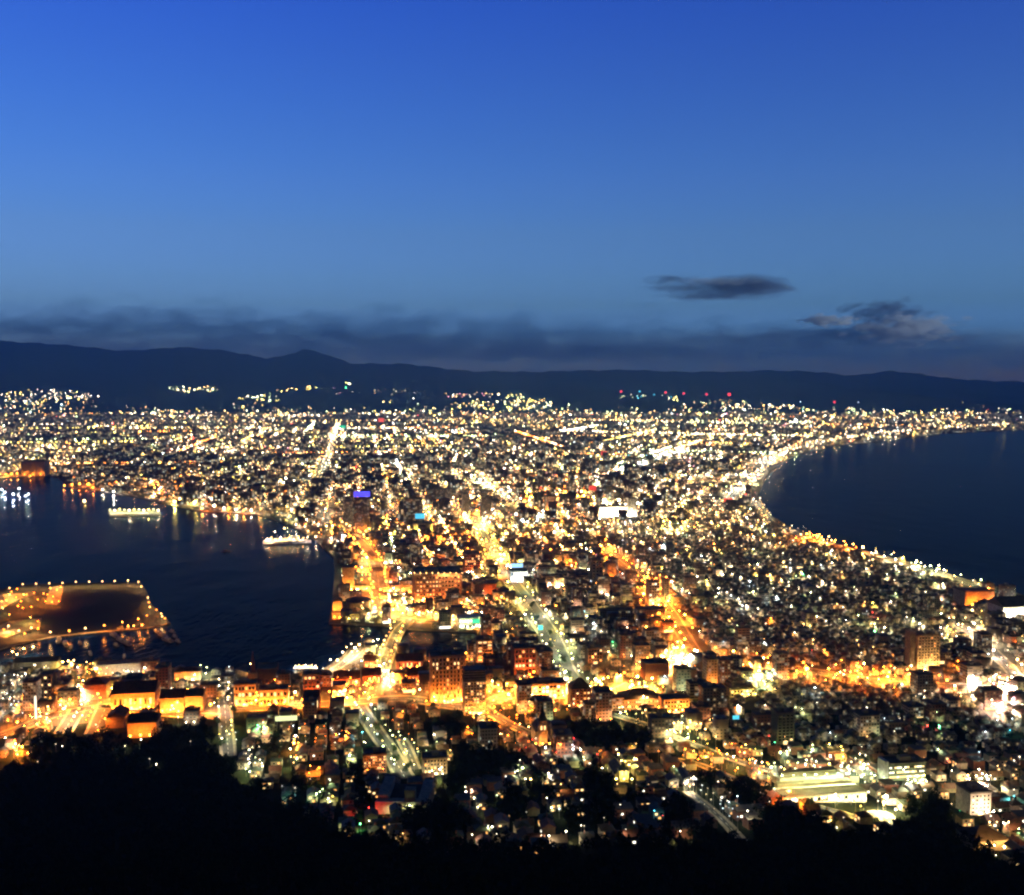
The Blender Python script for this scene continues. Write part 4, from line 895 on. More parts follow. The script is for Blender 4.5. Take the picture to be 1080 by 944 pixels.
# ================================================================== LIGHT CLUSTERS
def patch(cx, cy_, rx, ry, n, cols, lv, k=.6, lab=''):
    for i in range(n):
        a = random.random() * 2 * math.pi; r = math.sqrt(random.random())
        x, y = cx + rx * r * math.cos(a), cy_ + ry * r * math.sin(a)
        p = at(x, y)
        if not on_land(p.x, p.y) or forest_px(x, y): continue
        lamp(p.x, p.y, random.choice(cols), max(0, lv - (random.random() < .4)), random.uniform(5, 14), k * random.uniform(.7, 1.25), None, lab)
Y_, O_, Wt, G_ = ['yellow', 'warm', 'amber'], ['orange', 'amber', 'orange', 'warm'], ['white', 'warm', 'white', 'cool'], ['greenwhite', 'white', 'yellow']
PATCH = [(592, 700, 16, 34, 22, ['greenwhite', 'warm', 'yellow', 'greenwhite'], 1, .8), (560, 645, 18, 26, 18, ['greenwhite', 'yellow', 'warm'], 1, .8), (600, 722, 22, 10, 10, ['white', 'greenwhite', 'warm'], 2, .8), (655, 728, 36, 9, 22, ['amber', 'yellow', 'orange'], 3, 1.0), (705, 705, 24, 8, 16, ['yellow', 'amber', 'white'], 3, 1.1), (690, 640, 20, 34, 40, ['orange', 'amber'], 3, .6), (520, 590, 24, 30, 40, ['amber', 'yellow', 'warm'], 2, .8), (455, 645, 50, 8, 34, ['yellow', 'amber', 'warm'], 2, .8), (480, 650, 40, 5, 20, ['warm', 'white'], 2, .7), (565, 735, 60, 8, 26, ['amber', 'orange', 'yellow'], 3, .9), (470, 615, 60, 30, 40, ['orange', 'amber', 'warm'], 2, .6), (330, 740, 70, 14, 26, ['orange', 'amber'], 2, .7), (60, 750, 50, 16, 24, ['orange', 'amber', 'warm'], 2, .7), (410, 800, 40, 20, 10, ['greenwhite', 'white'], 1, .7), (860, 815, 50, 18, 30, ['greenwhite', 'white', 'yellow'], 2, .8), (240, 765, 6, 34, 8, ['greenwhite', 'yellow', 'white'], 1, .7), (585, 527, 42, 13, 60, ['amber', 'yellow', 'orange', 'yellow'], 3, .8), (650, 533, 38, 8, 42, ['white', 'warm', 'yellow'], 3, .9), (562, 549, 26, 6, 22, ['cool', 'white'], 2, .8), (712, 556, 24, 8, 24, Y_, 2, .8), (545, 607, 13, 7, 14, ['cool', 'white'], 3, .9),
         (715, 524, 40, 10, 22, ['peach', 'warm'], 2, .8), (440, 540, 30, 12, 30, Y_, 2, .7), (455, 585, 40, 14, 34, Wt, 1, .65), (410, 640, 16, 12, 26, ['yellow', 'white', 'amber'], 2, .8), (425, 560, 30, 14, 30, Y_, 1, .7),
         (300, 514, 14, 7, 16, ['white', 'white', 'warm'], 3, .9), (405, 718, 14, 12, 16, ['white', 'warm', 'amber'], 3, .7), (372, 734, 26, 12, 26, O_, 3, .6), (418, 728, 16, 9, 12, O_, 3, .6), (466, 730, 14, 8, 8, O_, 3, .7),
         (720, 690, 18, 8, 12, ['white', 'yellow', 'amber'], 2, 1.0), (795, 722, 24, 12, 20, ['yellow', 'greenwhite'], 2, .8), (805, 706, 30, 8, 24, O_, 3, .6), (900, 718, 66, 7, 40, O_, 3, .6), (1058, 742, 17, 18, 34, ['peach', 'white', 'pink', 'warm'], 2, 1.0), (1040, 735, 34, 14, 40, ['warm', 'peach'], 2, .8),
         (1065, 642, 16, 8, 14, Wt, 3, .8), (1032, 628, 18, 7, 16, O_, 3, .6), (870, 572, 34, 4, 22, O_, 3, .6), (985, 602, 34, 7, 18, G_, 2, .7), (1070, 660, 30, 12, 20, ['warm', 'peach'], 2, .7), (1020, 668, 30, 18, 26, ['warm', 'yellow', 'peach'], 2, .65),
         (85, 736, 12, 7, 12, ['white', 'warm', 'greenwhite'], 3, .8), (22, 800, 10, 12, 9, ['orange', 'amber'], 3, .8), (28, 770, 26, 6, 12, O_, 3, .6), (15, 748, 22, 14, 18, ['white', 'cool'], 1, .6), (24, 728, 26, 12, 16, Wt, 1, .55), (130, 735, 14, 4, 6, ['amber', 'yellow'], 3, 1.0), (195, 741, 22, 6, 8, O_, 3, .7),
         (100, 712, 30, 5, 12, O_, 2, .55), (150, 757, 30, 8, 10, O_, 2, .6), (835, 822, 26, 8, 12, ['greenwhite', 'white'], 2, .7), (905, 826, 26, 10, 18, ['greenwhite', 'white'], 2, .8), (960, 834, 18, 8, 12, G_, 2, .7), (932, 858, 4, 3, 3, ['yellow', 'white'], 3, 1.5), (1028, 838, 16, 12, 14, ['peach', 'white', 'warm'], 3, .9),
         (832, 850, 3, 2, 1, ['orange'], 3, 1.3), (1050, 886, 14, 8, 8, ['white', 'warm'], 2, .7), (720, 778, 30, 10, 30, ['yellow', 'greenwhite', 'warm'], 2, .65), (760, 805, 40, 14, 36, ['amber', 'orange', 'yellow'], 2, .55), (800, 822, 14, 8, 14, ['peach', 'orange'], 2, .6), (690, 745, 30, 6, 16, Y_, 3, .6), (668, 776, 10, 24, 16, O_, 1, .5),
         (660, 818, 16, 6, 10, ['yellow', 'warm'], 3, .6), (668, 838, 10, 4, 6, ['yellow', 'white', 'cool'], 2, .6), (727, 836, 9, 5, 9, ['white', 'peach'], 2, .7), (765, 862, 16, 8, 12, ['white', 'cool'], 1, .6), (565, 752, 40, 12, 30, O_, 2, .55), (530, 760, 40, 14, 30, O_, 2, .5), (460, 770, 60, 22, 34, O_, 1, .5), (600, 795, 50, 20, 30, ['orange', 'red', 'amber'], 1, .5),
         (610, 806, 10, 8, 8, ['white', 'cool', 'greenwhite'], 2, .7), (546, 822, 10, 8, 7, ['white', 'greenwhite'], 2, .6), (462, 824, 8, 5, 6, ['white', 'greenwhite'], 2, .8), (275, 775, 6, 12, 8, ['greenwhite', 'green', 'white'], 2, .8), (268, 810, 16, 18, 20, ['greenwhite', 'white'], 2, .55), (330, 790, 40, 20, 30, O_ + Wt, 1, .5), (340, 845, 14, 10, 8, ['greenwhite', 'yellow'], 2, .7), (310, 790, 6, 4, 3, ['amber'], 3, .9), (362, 788, 10, 4, 5, ['orange', 'amber'], 3, .7),
         (330, 822, 8, 5, 4, ['orange', 'amber'], 2, .8), (497, 843, 12, 4, 5, ['white', 'warm'], 2, .6), (515, 790, 50, 20, 14, O_, 2, .6), (560, 425, 22, 6, 30, ['yellow', 'warm', 'greenwhite'], 2, .6), (50, 418, 50, 7, 60, ['white', 'yellow', 'peach'], 2, .55), (20, 430, 60, 8, 50, Y_ + Wt, 2, .6), (205, 411, 32, 3, 30, ['warm', 'greenwhite', 'white'], 2, .5), (90, 420, 20, 3, 10, ['peach'], 2, .6),
         (275, 420, 24, 5, 22, G_, 2, .55), (310, 411, 26, 4, 12, ['warm', 'yellow'], 2, .55), (368, 405, 4, 1.5, 4, ['yellow', 'white'], 2, .8), (365, 408, 3, 1.5, 1, ['green'], 2, .8), (410, 414, 30, 3, 16, ['warm', 'white'], 1, .5), (355, 413, 20, 4, 6, ['pink', 'white'], 1, .5), (408, 424, 6, 2, 4, ['yellow', 'warm'], 2, .6), (437, 421, 1, 1, 1, ['white'], 3, .8), (500, 417, 36, 3, 26, ['warm', 'pink', 'white'], 2, .5), (530, 428, 60, 5, 60, ['yellow', 'warm', 'white'], 2, .6),
         (545, 420, 15, 5, 16, ['yellow', 'greenwhite'], 2, .5), (680, 419, 30, 2, 20, ['cyan', 'greenwhite', 'white'], 1, .5), (712, 421, 8, 2, 7, ['yellow', 'white'], 2, .6), (675, 414, 3, 2, 2, ['cyan'], 1, .6), (760, 425, 30, 3, 26, ['greenwhite', 'warm'], 1, .55), (800, 430, 40, 4, 40, ['warm', 'white'], 2, .55), (850, 433, 14, 2, 4, ['greenwhite', 'cyan'], 2, .6), (843, 425, 2, 1, 2, ['cyan', 'cool'], 1, .7), (905, 425, 3, 1, 2, ['cool'], 1, .6),
         (905, 437, 16, 3, 14, ['peach', 'greenwhite', 'green'], 2, .6), (890, 445, 40, 6, 70, ['warm', 'orange', 'yellow', 'peach'], 2, .6), (960, 442, 60, 4, 66, ['yellow', 'warm', 'white'], 2, .6), (1000, 440, 40, 3, 30, ['amber', 'warm'], 2, .6), (1030, 436, 6, 2, 4, ['white'], 2, .6), (1060, 445, 24, 4, 24, ['pink', 'white', 'cool'], 1, .55), (960, 451, 40, 3, 26, ['warm', 'peach', 'white'], 2, .6), (1042, 433, 2, 1, 2, ['red'], 1, .7), (1028, 432, 2, 1, 1, ['white'], 2, .6), (1062, 433, 6, 1, 4, ['white', 'cool'], 2, .6),
         (840, 472, 30, 6, 40, ['white', 'warm', 'peach'], 2, .55), (795, 496, 12, 14, 26, ['peach', 'white', 'warm'], 2, .6), (812, 480, 20, 8, 34, ['white', 'warm'], 2, .6), (755, 470, 34, 3, 26, ['yellow', 'amber', 'yellow'], 2, .6), (700, 455, 60, 2, 40, ['yellow', 'warm'], 2, .55), (600, 452, 70, 3, 50, ['yellow', 'warm'], 2, .55), (440, 467, 30, 4, 34, ['yellow', 'amber'], 2, .7), (480, 462, 34, 5, 44, ['yellow', 'amber'], 2, .65),
         (180, 462, 14, 5, 26, ['yellow', 'white'], 2, .75), (130, 461, 8, 5, 14, ['greenwhite', 'yellow'], 2, .7), (40, 475, 60, 4, 60, ['white', 'yellow', 'warm'], 2, .65), (30, 458, 50, 4, 40, ['warm', 'peach'], 2, .6), (100, 488, 20, 5, 14, ['yellow', 'white', 'pink'], 2, .7), (240, 490, 20, 6, 16, ['yellow', 'greenwhite'], 2, .75), (230, 505, 40, 8, 22, ['yellow', 'warm'], 1, .7), (175, 515, 24, 8, 26, O_, 2, .6), (60, 494, 40, 3, 22, ['amber', 'warm'], 2, .6),
         (310, 455, 40, 6, 40, ['yellow', 'warm', 'white'], 2, .65), (330, 500, 16, 20, 22, ['yellow', 'greenwhite'], 1, .7), (385, 495, 30, 4, 30, ['yellow', 'warm'], 2, .7), (520, 445, 50, 4, 60, ['yellow', 'warm', 'white'], 2, .6), (680, 480, 30, 4, 26, ['greenwhite', 'white', 'cyan'], 2, .65)]
for a in PATCH: patch(*(a[:6]), max(0, a[6] - (1 if 430 < a[1] < 500 else 0)), a[7] * (.9 if a[1] < 470 else .95), lab='')

# ================================================================== DISTRICT PHRASES AND COLOURS
def zone(px, py):
    if py < 560: return 'in the station quarter'
    if px < 60 and py > 690: return 'by the dark docks past the twin-lamp street'
    if px < 232 and py > 690: return 'among the orange warehouses behind the marina'
    if px < 345 and py > 755: return 'between the steep pale street and the forest'
    if px < 345: return 'below the reddish harbour spire'
    if px < 440 and py < 755: return 'around the bright crossing by the brick warehouses'
    if px < 480 and py > 755: return 'beside the green-lit slope street'
    if py < 650 and px < 540: return 'around the huge speckled market hall'
    if px < 600 and py < 755: return 'around the twin orange hotel towers'
    if px < 610: return 'under the yellow-lit church tower'
    if px < 720 and py > 745: return 'around the dark wooded park'
    if px < 740 and py > 650: return 'along the curved orange avenue'
    if px > 820 and py > 740: return 'around the green-lit school'
    if py > 740: return 'on the slope beneath the stepped cream block'
    if py > 690: return 'along the long orange avenue'
    if px > 930: return 'around the twin slab tower by the beach'
    return 'in the dark quarter behind the ocean beach'
OBL = [(500, 730, 190, 60, 1), (600, 600, 60, 50, .5), (460, 610, 90, 70, .8), (120, 745, 110, 40, 1), (900, 718, 110, 22, 1), (700, 660, 34, 50, .8), (750, 810, 80, 22, .6), (640, 735, 90, 40, .9), (380, 560, 50, 40, .5), (580, 527, 55, 20, .7), (180, 520, 120, 16, .7)]
def orangeness(px, py):
    v = 0
    for cx, cy_, rx, ry, w in OBL:
        v = max(v, w * math.exp(-((px - cx) / rx) ** 2 - ((py - cy_) / ry) ** 2))
    return v
o_ness0 = orangeness
def pickcolor(px, py, rnd):
    if random.random() < orangeness(px, py): return random.choice(['orange', 'orange', 'amber', 'amber', 'warm'])
    r = random.random()
    if py < 600:
        for c, w in (('warm', .34), ('yellow', .14), ('white', .24), ('peach', .13), ('greenwhite', .07), ('cool', .03), ('amber', .03), ('pink', .008), ('red', .008)):
            r -= w
            if r < 0: return c
        return 'warm'
    for c, w in (('white', .36), ('greenwhite', .19), ('cool', .13), ('warm', .2), ('yellow', .05), ('green', .008), ('red', .012), ('cyan', .006)):
        r -= w
        if r < 0: return c
    return 'white'
def seg_dist(X, Y):
    D = np.full(X.shape, 1e9)
    for W, hw in ROADS:
        for a, b in zip(W, W[1:]):
            ax, ay = a; bx, by = b; L = (bx - ax) ** 2 + (by - ay) ** 2 + 1e-9
            t = np.clip(((X - ax) * (bx - ax) + (Y - ay) * (by - ay)) / L, 0, 1)
            D = np.minimum(D, np.hypot(X - ax - t * (bx - ax), Y - ay - t * (by - ay)) - hw)
    return D
def in_rects(X, Y, pad=0):
    M_ = np.zeros(X.shape, bool)
    for cx, cy_, hu, hv in RECTS:
        du = (X - cx) * Uv[0] + (Y - cy_) * Uv[1]; dv = (X - cx) * Vv[0] + (Y - cy_) * Vv[1]
        M_ |= (abs(du) < hu + pad) & (abs(dv) < hv + pad)
    return M_
def px_of(X, Y, Z):
    c, s = math.cos(PITCH), math.sin(PITCH); dz = Z - CAM.z
    cz = Y * c - dz * s; yy = Y * s + dz * c
    return 540 + F * X / cz, 472 - F * yy / cz
def GZv(X, Y): return np.maximum(GZ, GZ - .3 + hill(X, Y))
def forest_v(PXv, PYv):
    m_ = PYv > np.interp(PXv, FXs, FYs)
    for w in DARKWOODS: m_ |= inside(w, PXv, PYv)
    return m_

# ------------------------------------------------------------------ lots of the near town (blocks 58 x 104 m, four lots and a lane)
us = []; 
for b_ in range(-24, 26):
    for k in range(4): us.append(b_ * 60 + 8 + k * 14.2)
vsl = []
for b_ in range(3, 24):
    for k in range(6): vsl.append(b_ * 104 + 9 + k * 16)
U, V_ = np.meshgrid(us, vsl); U = U.ravel() + rng.uniform(-2.6, 2.6, U.size); V_ = V_.ravel() + rng.uniform(-3, 3, V_.size)
X = U * Uv[0] + V_ * Vv[0]; Y = U * Uv[1] + V_ * Vv[1]
PXl, PYl = px_of(X, Y, GZv(X, Y))
ok = (PXl > -90) & (PXl < 1170) & (Y > 520) & (Y < 2350)
ok &= on_land(X, Y) & on_land(X + 10, Y) & on_land(X - 10, Y) & on_land(X, Y - 9) & on_land(X, Y + 9)
X, Y, PXl, PYl = X[ok], Y[ok], PXl[ok], PYl[ok]
ok = (seg_dist(X, Y) > 7) & ~in_rects(X, Y, 5) & ~forest_v(PXl, PYl + 3)
X, Y, PXl, PYl = X[ok], Y[ok], PXl[ok], PYl[ok]
order = np.argsort(Y); X, Y, PXl, PYl = X[order], Y[order], PXl[order], PYl[order]

def house_proto(k):
    w, d, h = [(8, 9, 5.6), (9, 8, 5.2), (7.5, 10, 6.4), (10, 9, 3.6), (8.5, 8.5, 6.0), (11, 10, 7.2)][k]
    root = empty('house', (0, 0, 0)); wm = M_wallw[[3, 2, 1, 4, 0, 5][k]]; rm = M_roofs[k % 5]
    s = MB(); s.box(-w / 2, -d / 2, -4, w / 2, d / 2, h, top=False); s.build('wall', wm, root)
    s = MB()
    if k in (0, 4): s.hip(-w / 2, -d / 2, w / 2, d / 2, h, 2.3, .6)
    elif k in (1, 3): s.gable(-w / 2, -d / 2, w / 2, d / 2, h, 2.6, .6)
    elif k == 2: s.gable(-w / 2, -d / 2, w / 2, d / 2, h, 2.4, .6, axis='y')
    else:
        s.box(-w / 2 - .2, -d / 2 - .2, h, w / 2 + .2, d / 2 + .2, h + .7)
    rf = s.build('roof', rm, root)
    if k != 5:
        s = MB(); s.box(w * .2, 0, h + .6, w * .2 + .7, .7, h + 3.2); s.build('chimney', M_wallw[5], rf)
    for i, (x, z) in enumerate([(-w * .28, 1), (w * .1, 1), (-w * .2, 3.7), (w * .25, 3.7)]):
        if z > 3 and h < 5: continue
        o = bpy.data.objects.new('window', window_mesh([0, 3, 3, 1, 2, 3][(k + i * 2) % 6], 1.7, 1.3)); col.objects.link(o); o.parent = root; o.location = (x, -d / 2, z)
    s = MB(); s.box(w * .3, -d / 2 - .1, 0, w * .3 + 1, -d / 2 + .04, 2.1); s.build('door', M_dark, root)
    return root
HLOOK = ['white house with dark hip roof', 'brown house with rust gable roof', 'narrow gable-fronted grey house', 'single-storey green-grey cottage', 'cream house with brown hip roof', 'flat-roofed brick house']
HP = [house_proto(k) for k in range(6)]; husd = [0] * 6
def mid_build(x, y, k, px, py):
    """mid-rise block of its own size"""
    w = random.uniform(12, 20); d = random.uniform(11, 16); fl = random.choice([3, 4, 4, 5, 6, 7, 9]); h = fl * 3.1 + .6
    nm, cat = random.choice([('apartment_block', 'apartment block'), ('office_block', 'office'), ('shop_building', 'shop')])
    root = empty(nm, (x, y, gz(x, y)), TH + random.choice([0, 0, 0, math.pi / 2]))
    fi = random.randrange(6)
    s = MB(); s.box(-w / 2, -d / 2, 0, w / 2, d / 2, h, top=False); s.box(-w / 2 + .01, -d / 2 + .01, -5, w / 2 - .01, d / 2 - .01, 0, top=False); s.build('wall', FAC[fi], root)
    s = MB(); s.box(-w / 2 - .25, -d / 2 - .25, h, w / 2 + .25, d / 2 + .25, h + .8); rf = s.build('roof', M_flat[k % 2], root)
    s = MB(); a = random.uniform(-w * .3, 0); s.box(a, -2, h + .802, a + 4, 2.5, h + 3.4); s.build('penthouse', M_conc, rf)
    if nm == 'shop_building':
        s = MB(); s.box(-w / 2 + 1, -d / 2 - .5, .3, w / 2 - 1, -d / 2 - .02, 3); s.build('shop_front', WIN[random.choice([0, 1, 0])], root)
    fn = ['cream', 'grey', 'brown', 'white', 'banded', 'brick'][fi]
    on_ = orangeness(px, py)
    if random.random() < .35 + .6 * on_:
        for q in (-.28, .28):
            lx, ly = q * w, -d / 2 - 5.5 if abs(root.rotation_euler.z - TH) < .1 else -w / 2 - 5.5
            lamp(x + lx * math.cos(TH) - ly * math.sin(TH), y + lx * math.sin(TH) + ly * math.cos(TH), random.choice(['orange', 'orange', 'amber']) if random.random() < on_ + .1 else random.choice(['warm', 'white', 'yellow', 'greenwhite']), random.choice([2, 2, 3]) if on_ > .4 else random.choice([1, 2]), random.uniform(3, 6), .6, None, zone(px, py), aim=True)
    z_ = zone(px, py)
    tag(root, '%d-storey %s %s %s' % (fl, fn, cat, z_), cat, '%ss %s' % (cat, z_))
DOWN = [(500, 650, 150, 130), (420, 560, 80, 60), (140, 740, 90, 40), (640, 720, 110, 60), (760, 715, 60, 24), (1050, 700, 50, 60), (620, 600, 60, 60), (330, 740, 60, 30)]
rest = []; nh = nm_ = 0
for x, y, px, py in zip(X, Y, PXl, PYl):
    dwn = max(math.exp(-((px - a) / c) ** 2 - ((py - b_) / d_) ** 2) for a, b_, c, d_ in DOWN)
    r = random.random(); view = -5 < px < 1085
    if r < .16: continue
    if random.random() < .38 * dwn + .03 and py < 800:
        if view and nm_ < 230 and random.random() < .7: mid_build(x, y, nm_, px, py); nm_ += 1
        else: rest.append((x, y, random.uniform(11, 17), random.uniform(10, 15), random.choice([9.5, 12.6, 12.6, 15.7, 19]), 5))
    elif view and nh < 300:
        k = random.randrange(6); o = HP[k] if not husd[k] else copy_tree(HP[k]); husd[k] = 1
        o.location = (x, y, gz(x, y)); o.rotation_euler.z = TH + random.choice([0, 0, math.pi / 2, math.pi, -math.pi / 2]) + random.uniform(-.05, .05) if k != 2 else TH
        z_ = zone(px, py); tag(o, '%s %s' % (HLOOK[k], z_), 'house', HLOOK[k] + 's ' + z_); nh += 1
    else: rest.append((x, y, random.uniform(7.5, 11), random.uniform(8, 11), random.uniform(3.4, 7), random.randrange(5)))

# far lots, straight to the foot of the mountains
def far_lots(n, v0, v1):
    # rows follow the grid; ocean side turned
    Yc = rng.uniform(v0, v1, n); Xc = (rng.uniform(-100, 1180, n) - 540) / F * Yc
    return Xc, Yc
fx_, fy_ = [], []
for v0, v1, n in ((2300, 3200, 5200), (3200, 4500, 6500), (4500, 6500, 7500), (6500, 9900, 8000)):
    a, b_ = far_lots(n, v0, v1); fx_.append(a); fy_.append(b_)
fx_ = np.concatenate(fx_); fy_ = np.concatenate(fy_)
# snap to the street grid so that blocks and gaps line up
def snapgrid(x, y, ang, bu, bv, lane):
    c, s = math.cos(ang), math.sin(ang); u = x * c + y * s; v = -x * s + y * c
    fu = u / bu - np.floor(u / bu); u = np.floor(u / bu) * bu + lane + fu * (bu - 2 * lane)
    fv = v / bv - np.floor(v / bv); v = np.floor(v / bv) * bv + lane + fv * (bv - 2 * lane)
    return u * c - v * s, u * s + v * c
east = fx_ > 250 + 0 * fy_
gx, gy = snapgrid(fx_, fy_, TH, 80, 130, 14); ex, ey = snapgrid(fx_, fy_, -R(20), 80, 130, 14)
fx_ = np.where(east, ex, gx); fy_ = np.where(east, ey, gy)
ok = on_land(fx_, fy_) & on_land(fx_ + 30, fy_) & on_land(fx_ - 30, fy_) & on_land(fx_, fy_ - 25)
fx_, fy_ = fx_[ok], fy_[ok]; ok = (seg_dist(fx_, fy_) > 12) & ~in_rects(fx_, fy_, 14); fx_, fy_ = fx_[ok], fy_[ok]

def box_mass(name, label, rows, mats, gable=None):
    """many plain buildings as one mesh: rows of (x, y, w, d, h, material, angle)"""
    A = np.array(rows, float); n = len(A); x, y, w, d, h, mi, an = A.T
    zb = GZv(x, y) if gable else np.full(n, GZ); c, s = np.cos(an), np.sin(an)
    sg = np.array([(-1, -1), (1, -1), (1, 1), (-1, 1)], float)
    P = np.zeros((n, 10, 3))
    for k in range(4):
        lx, ly = sg[k, 0] * w / 2, sg[k, 1] * d / 2; gx = x + lx * c - ly * s; gy = y + lx * s + ly * c
        P[:, k] = np.stack([gx, gy, zb - 4], -1); P[:, 4 + k] = np.stack([gx, gy, zb + h], -1)
    rh = np.where(mi == 5, 0.0, np.minimum(w, d) * .27) if gable else np.zeros(n)
    for k, t in ((8, -1), (9, 1)):
        lx = t * w / 2 * .96; P[:, k] = np.stack([x + lx * c, y + lx * s, zb + h + rh], -1)
    base = np.arange(n)[:, None] * 10
    walls = np.concatenate([base + np.array(q) for q in ((0, 1, 5, 4), (1, 2, 6, 5), (2, 3, 7, 6), (3, 0, 4, 7))], 0)
    roof = np.concatenate([base + np.array(q) for q in ((4, 5, 9, 8), (6, 7, 8, 9))], 0)
    Fq = np.concatenate([walls, roof]); ge = np.concatenate([base + np.array(q) for q in ((5, 6, 9, 9), (7, 4, 8, 8))], 0)
    k0 = np.random.default_rng(3).integers(0, 400, n) * 60.0
    uvw = []
    for L_, u0 in ((w, 0), (d, 1), (w, 2), (d, 3)):
        a = k0 + u0 * 40; uvw.append(np.stack([np.stack([a, 0 * a], -1), np.stack([a + L_, 0 * a], -1), np.stack([a + L_, h + 4], -1), np.stack([a, h + 4], -1)], 1))
    uv = np.concatenate(uvw + [np.zeros((len(roof) + len(ge), 4, 2))]).reshape(-1, 2)
    nw = len(mats) - 5
    m1 = np.tile((np.arange(n) * 7 % nw), 4); m2 = np.tile(nw + (np.arange(n) * 3 % 5), 2); m3 = np.tile((np.arange(n) * 7 % nw), 2)
    # triangles for gable ends written as tri quads are invalid: build them as separate sheet
    V3 = P.reshape(-1, 3)
    me = bpy.data.meshes.new(name); nq = len(Fq); nt_ = len(ge)
    me.vertices.add(len(V3)); me.vertices.foreach_set('co', V3.astype('f').ravel())
    li = np.concatenate([Fq.ravel(), ge[:, :3].ravel()]); me.loops.add(len(li)); me.loops.foreach_set('vertex_index', li.astype('i'))
    me.polygons.add(nq + nt_); me.polygons.foreach_set('loop_start', np.concatenate([np.arange(nq) * 4, nq * 4 + np.arange(nt_) * 3]).astype('i'))
    me.polygons.foreach_set('material_index', np.concatenate([m1, m2, m3]).astype('i'))
    l = me.uv_layers.new(name='UVMap'); uvf = np.concatenate([uv[:nq * 4], np.zeros((nt_ * 3, 2))]); l.data.foreach_set('uv', uvf.astype('f').ravel())
    for m_ in mats: me.materials.append(m_)
    me.update(calc_edges=True)
    o = bpy.data.objects.new(name, me); col.objects.link(o); tag(o, label, 'houses', None, 'stuff')
FHOUSE = [facade('house_%d' % i, c, cw=3.4, ch=2.9, fw=.42, fh=.42, lit=l, power=p) for i, (c, l, p) in enumerate([((.5, .42, .29), .2, 4), ((.2, .14, .08), .18, 4), ((.3, .26, .19), .22, 4.5), ((.4, .32, .2), .2, 4)])]
box_mass('distant_houses', 'mass of small roofs filling the town beyond the nearest streets', [(*r_[:6], TH + random.choice([0, math.pi / 2])) for r_ in rest], FHOUSE + M_roofs, gable=True)
rows = []
for x, y, e in zip(fx_, fy_, fx_ > 250):
    sc_ = 1 + (y - 2300) / 5000
    tall = random.random() < (.08 if (y < 4200 and -900 < x < 500) else .02)
    rows.append((x, y, random.uniform(10, 26) * sc_, random.uniform(9, 20) * sc_, random.uniform(24, 46) if tall else random.choice([5, 6, 7, 9, 12]), 5, -R(20) if e else TH))
box_mass('distant_city', 'endless low town covering the plain to the foot of the mountains', rows, FAR + M_flat + M_flat + [M_flat[0]])

# ------------------------------------------------------------------ minor streets of the near town with their lamps
def keep(x, y, pad=3): 
    return bool(on_land(np.array([x]), np.array([y]))[0])
lx, ly, lk = [], [], []
for b_ in range(-24, 26):
    u = b_ * 60 + 2; v = 560.0
    while v < 2400: lx.append(u + rng.uniform(-2, 2)); ly.append(v); lk.append(0); v += rng.uniform(26, 50)
for b_ in range(5, 24):
    v = b_ * 104 + 1; u = -1500.0
    while u < 1500: lx.append(u); ly.append(v + rng.uniform(-2, 2)); lk.append(1); u += rng.uniform(30, 60)
for _ in range(2300):
    lx.append(rng.uniform(-1500, 1500)); ly.append(560 + 1800 * rng.random()); lk.append(2)
lx, ly, lk = map(np.array, (lx, ly, lk)); GX = lx * Uv[0] + ly * Vv[0]; GY = lx * Uv[1] + ly * Vv[1]
PXg, PYg = px_of(GX, GY, GZv(GX, GY)); ok = (PXg > -60) & (PXg < 1140) & on_land(GX, GY) & on_land(GX, GY - 8) & on_land(GX - 8, GY) & (seg_dist(GX, GY) > 4) & ~in_rects(GX, GY, 1) & ~forest_v(PXg, PYg - 2)
CN = {'orange': 'orange', 'amber': 'amber', 'warm': 'warm', 'yellow': 'yellow', 'white': 'white', 'peach': 'peach', 'greenwhite': 'pale green', 'cool': 'cold white', 'red': 'red', 'green': 'green', 'cyan': 'cyan', 'blue': 'blue', 'pink': 'pink'}
for x, y, px, py, k in zip(GX[ok], GY[ok], PXg[ok], PYg[ok], lk[ok]):
    if px > 640 and o_ness0(px, py) < .3 and random.random() < .22: continue
    if py > 812 and 230 < px < 800 and random.random() < .45: continue
    c = pickcolor(px, py, random); o_ness = orangeness(px, py)
    lv = random.choice([1, 2, 2, 3, 3]) if o_ness > .4 else random.choice([0, 1, 2, 2, 2, 3]) if px < 600 else random.choice([0, 1, 1, 2, 2])
    if k == 2: lv = max(0, lv - 1)
    lamp(x, y, c, lv, random.uniform(8, 13) if k < 2 else random.uniform(7, 15), random.uniform(.42, .8) * (1 if o_ness > .3 or px < 600 else .9), None, zone(px, py))
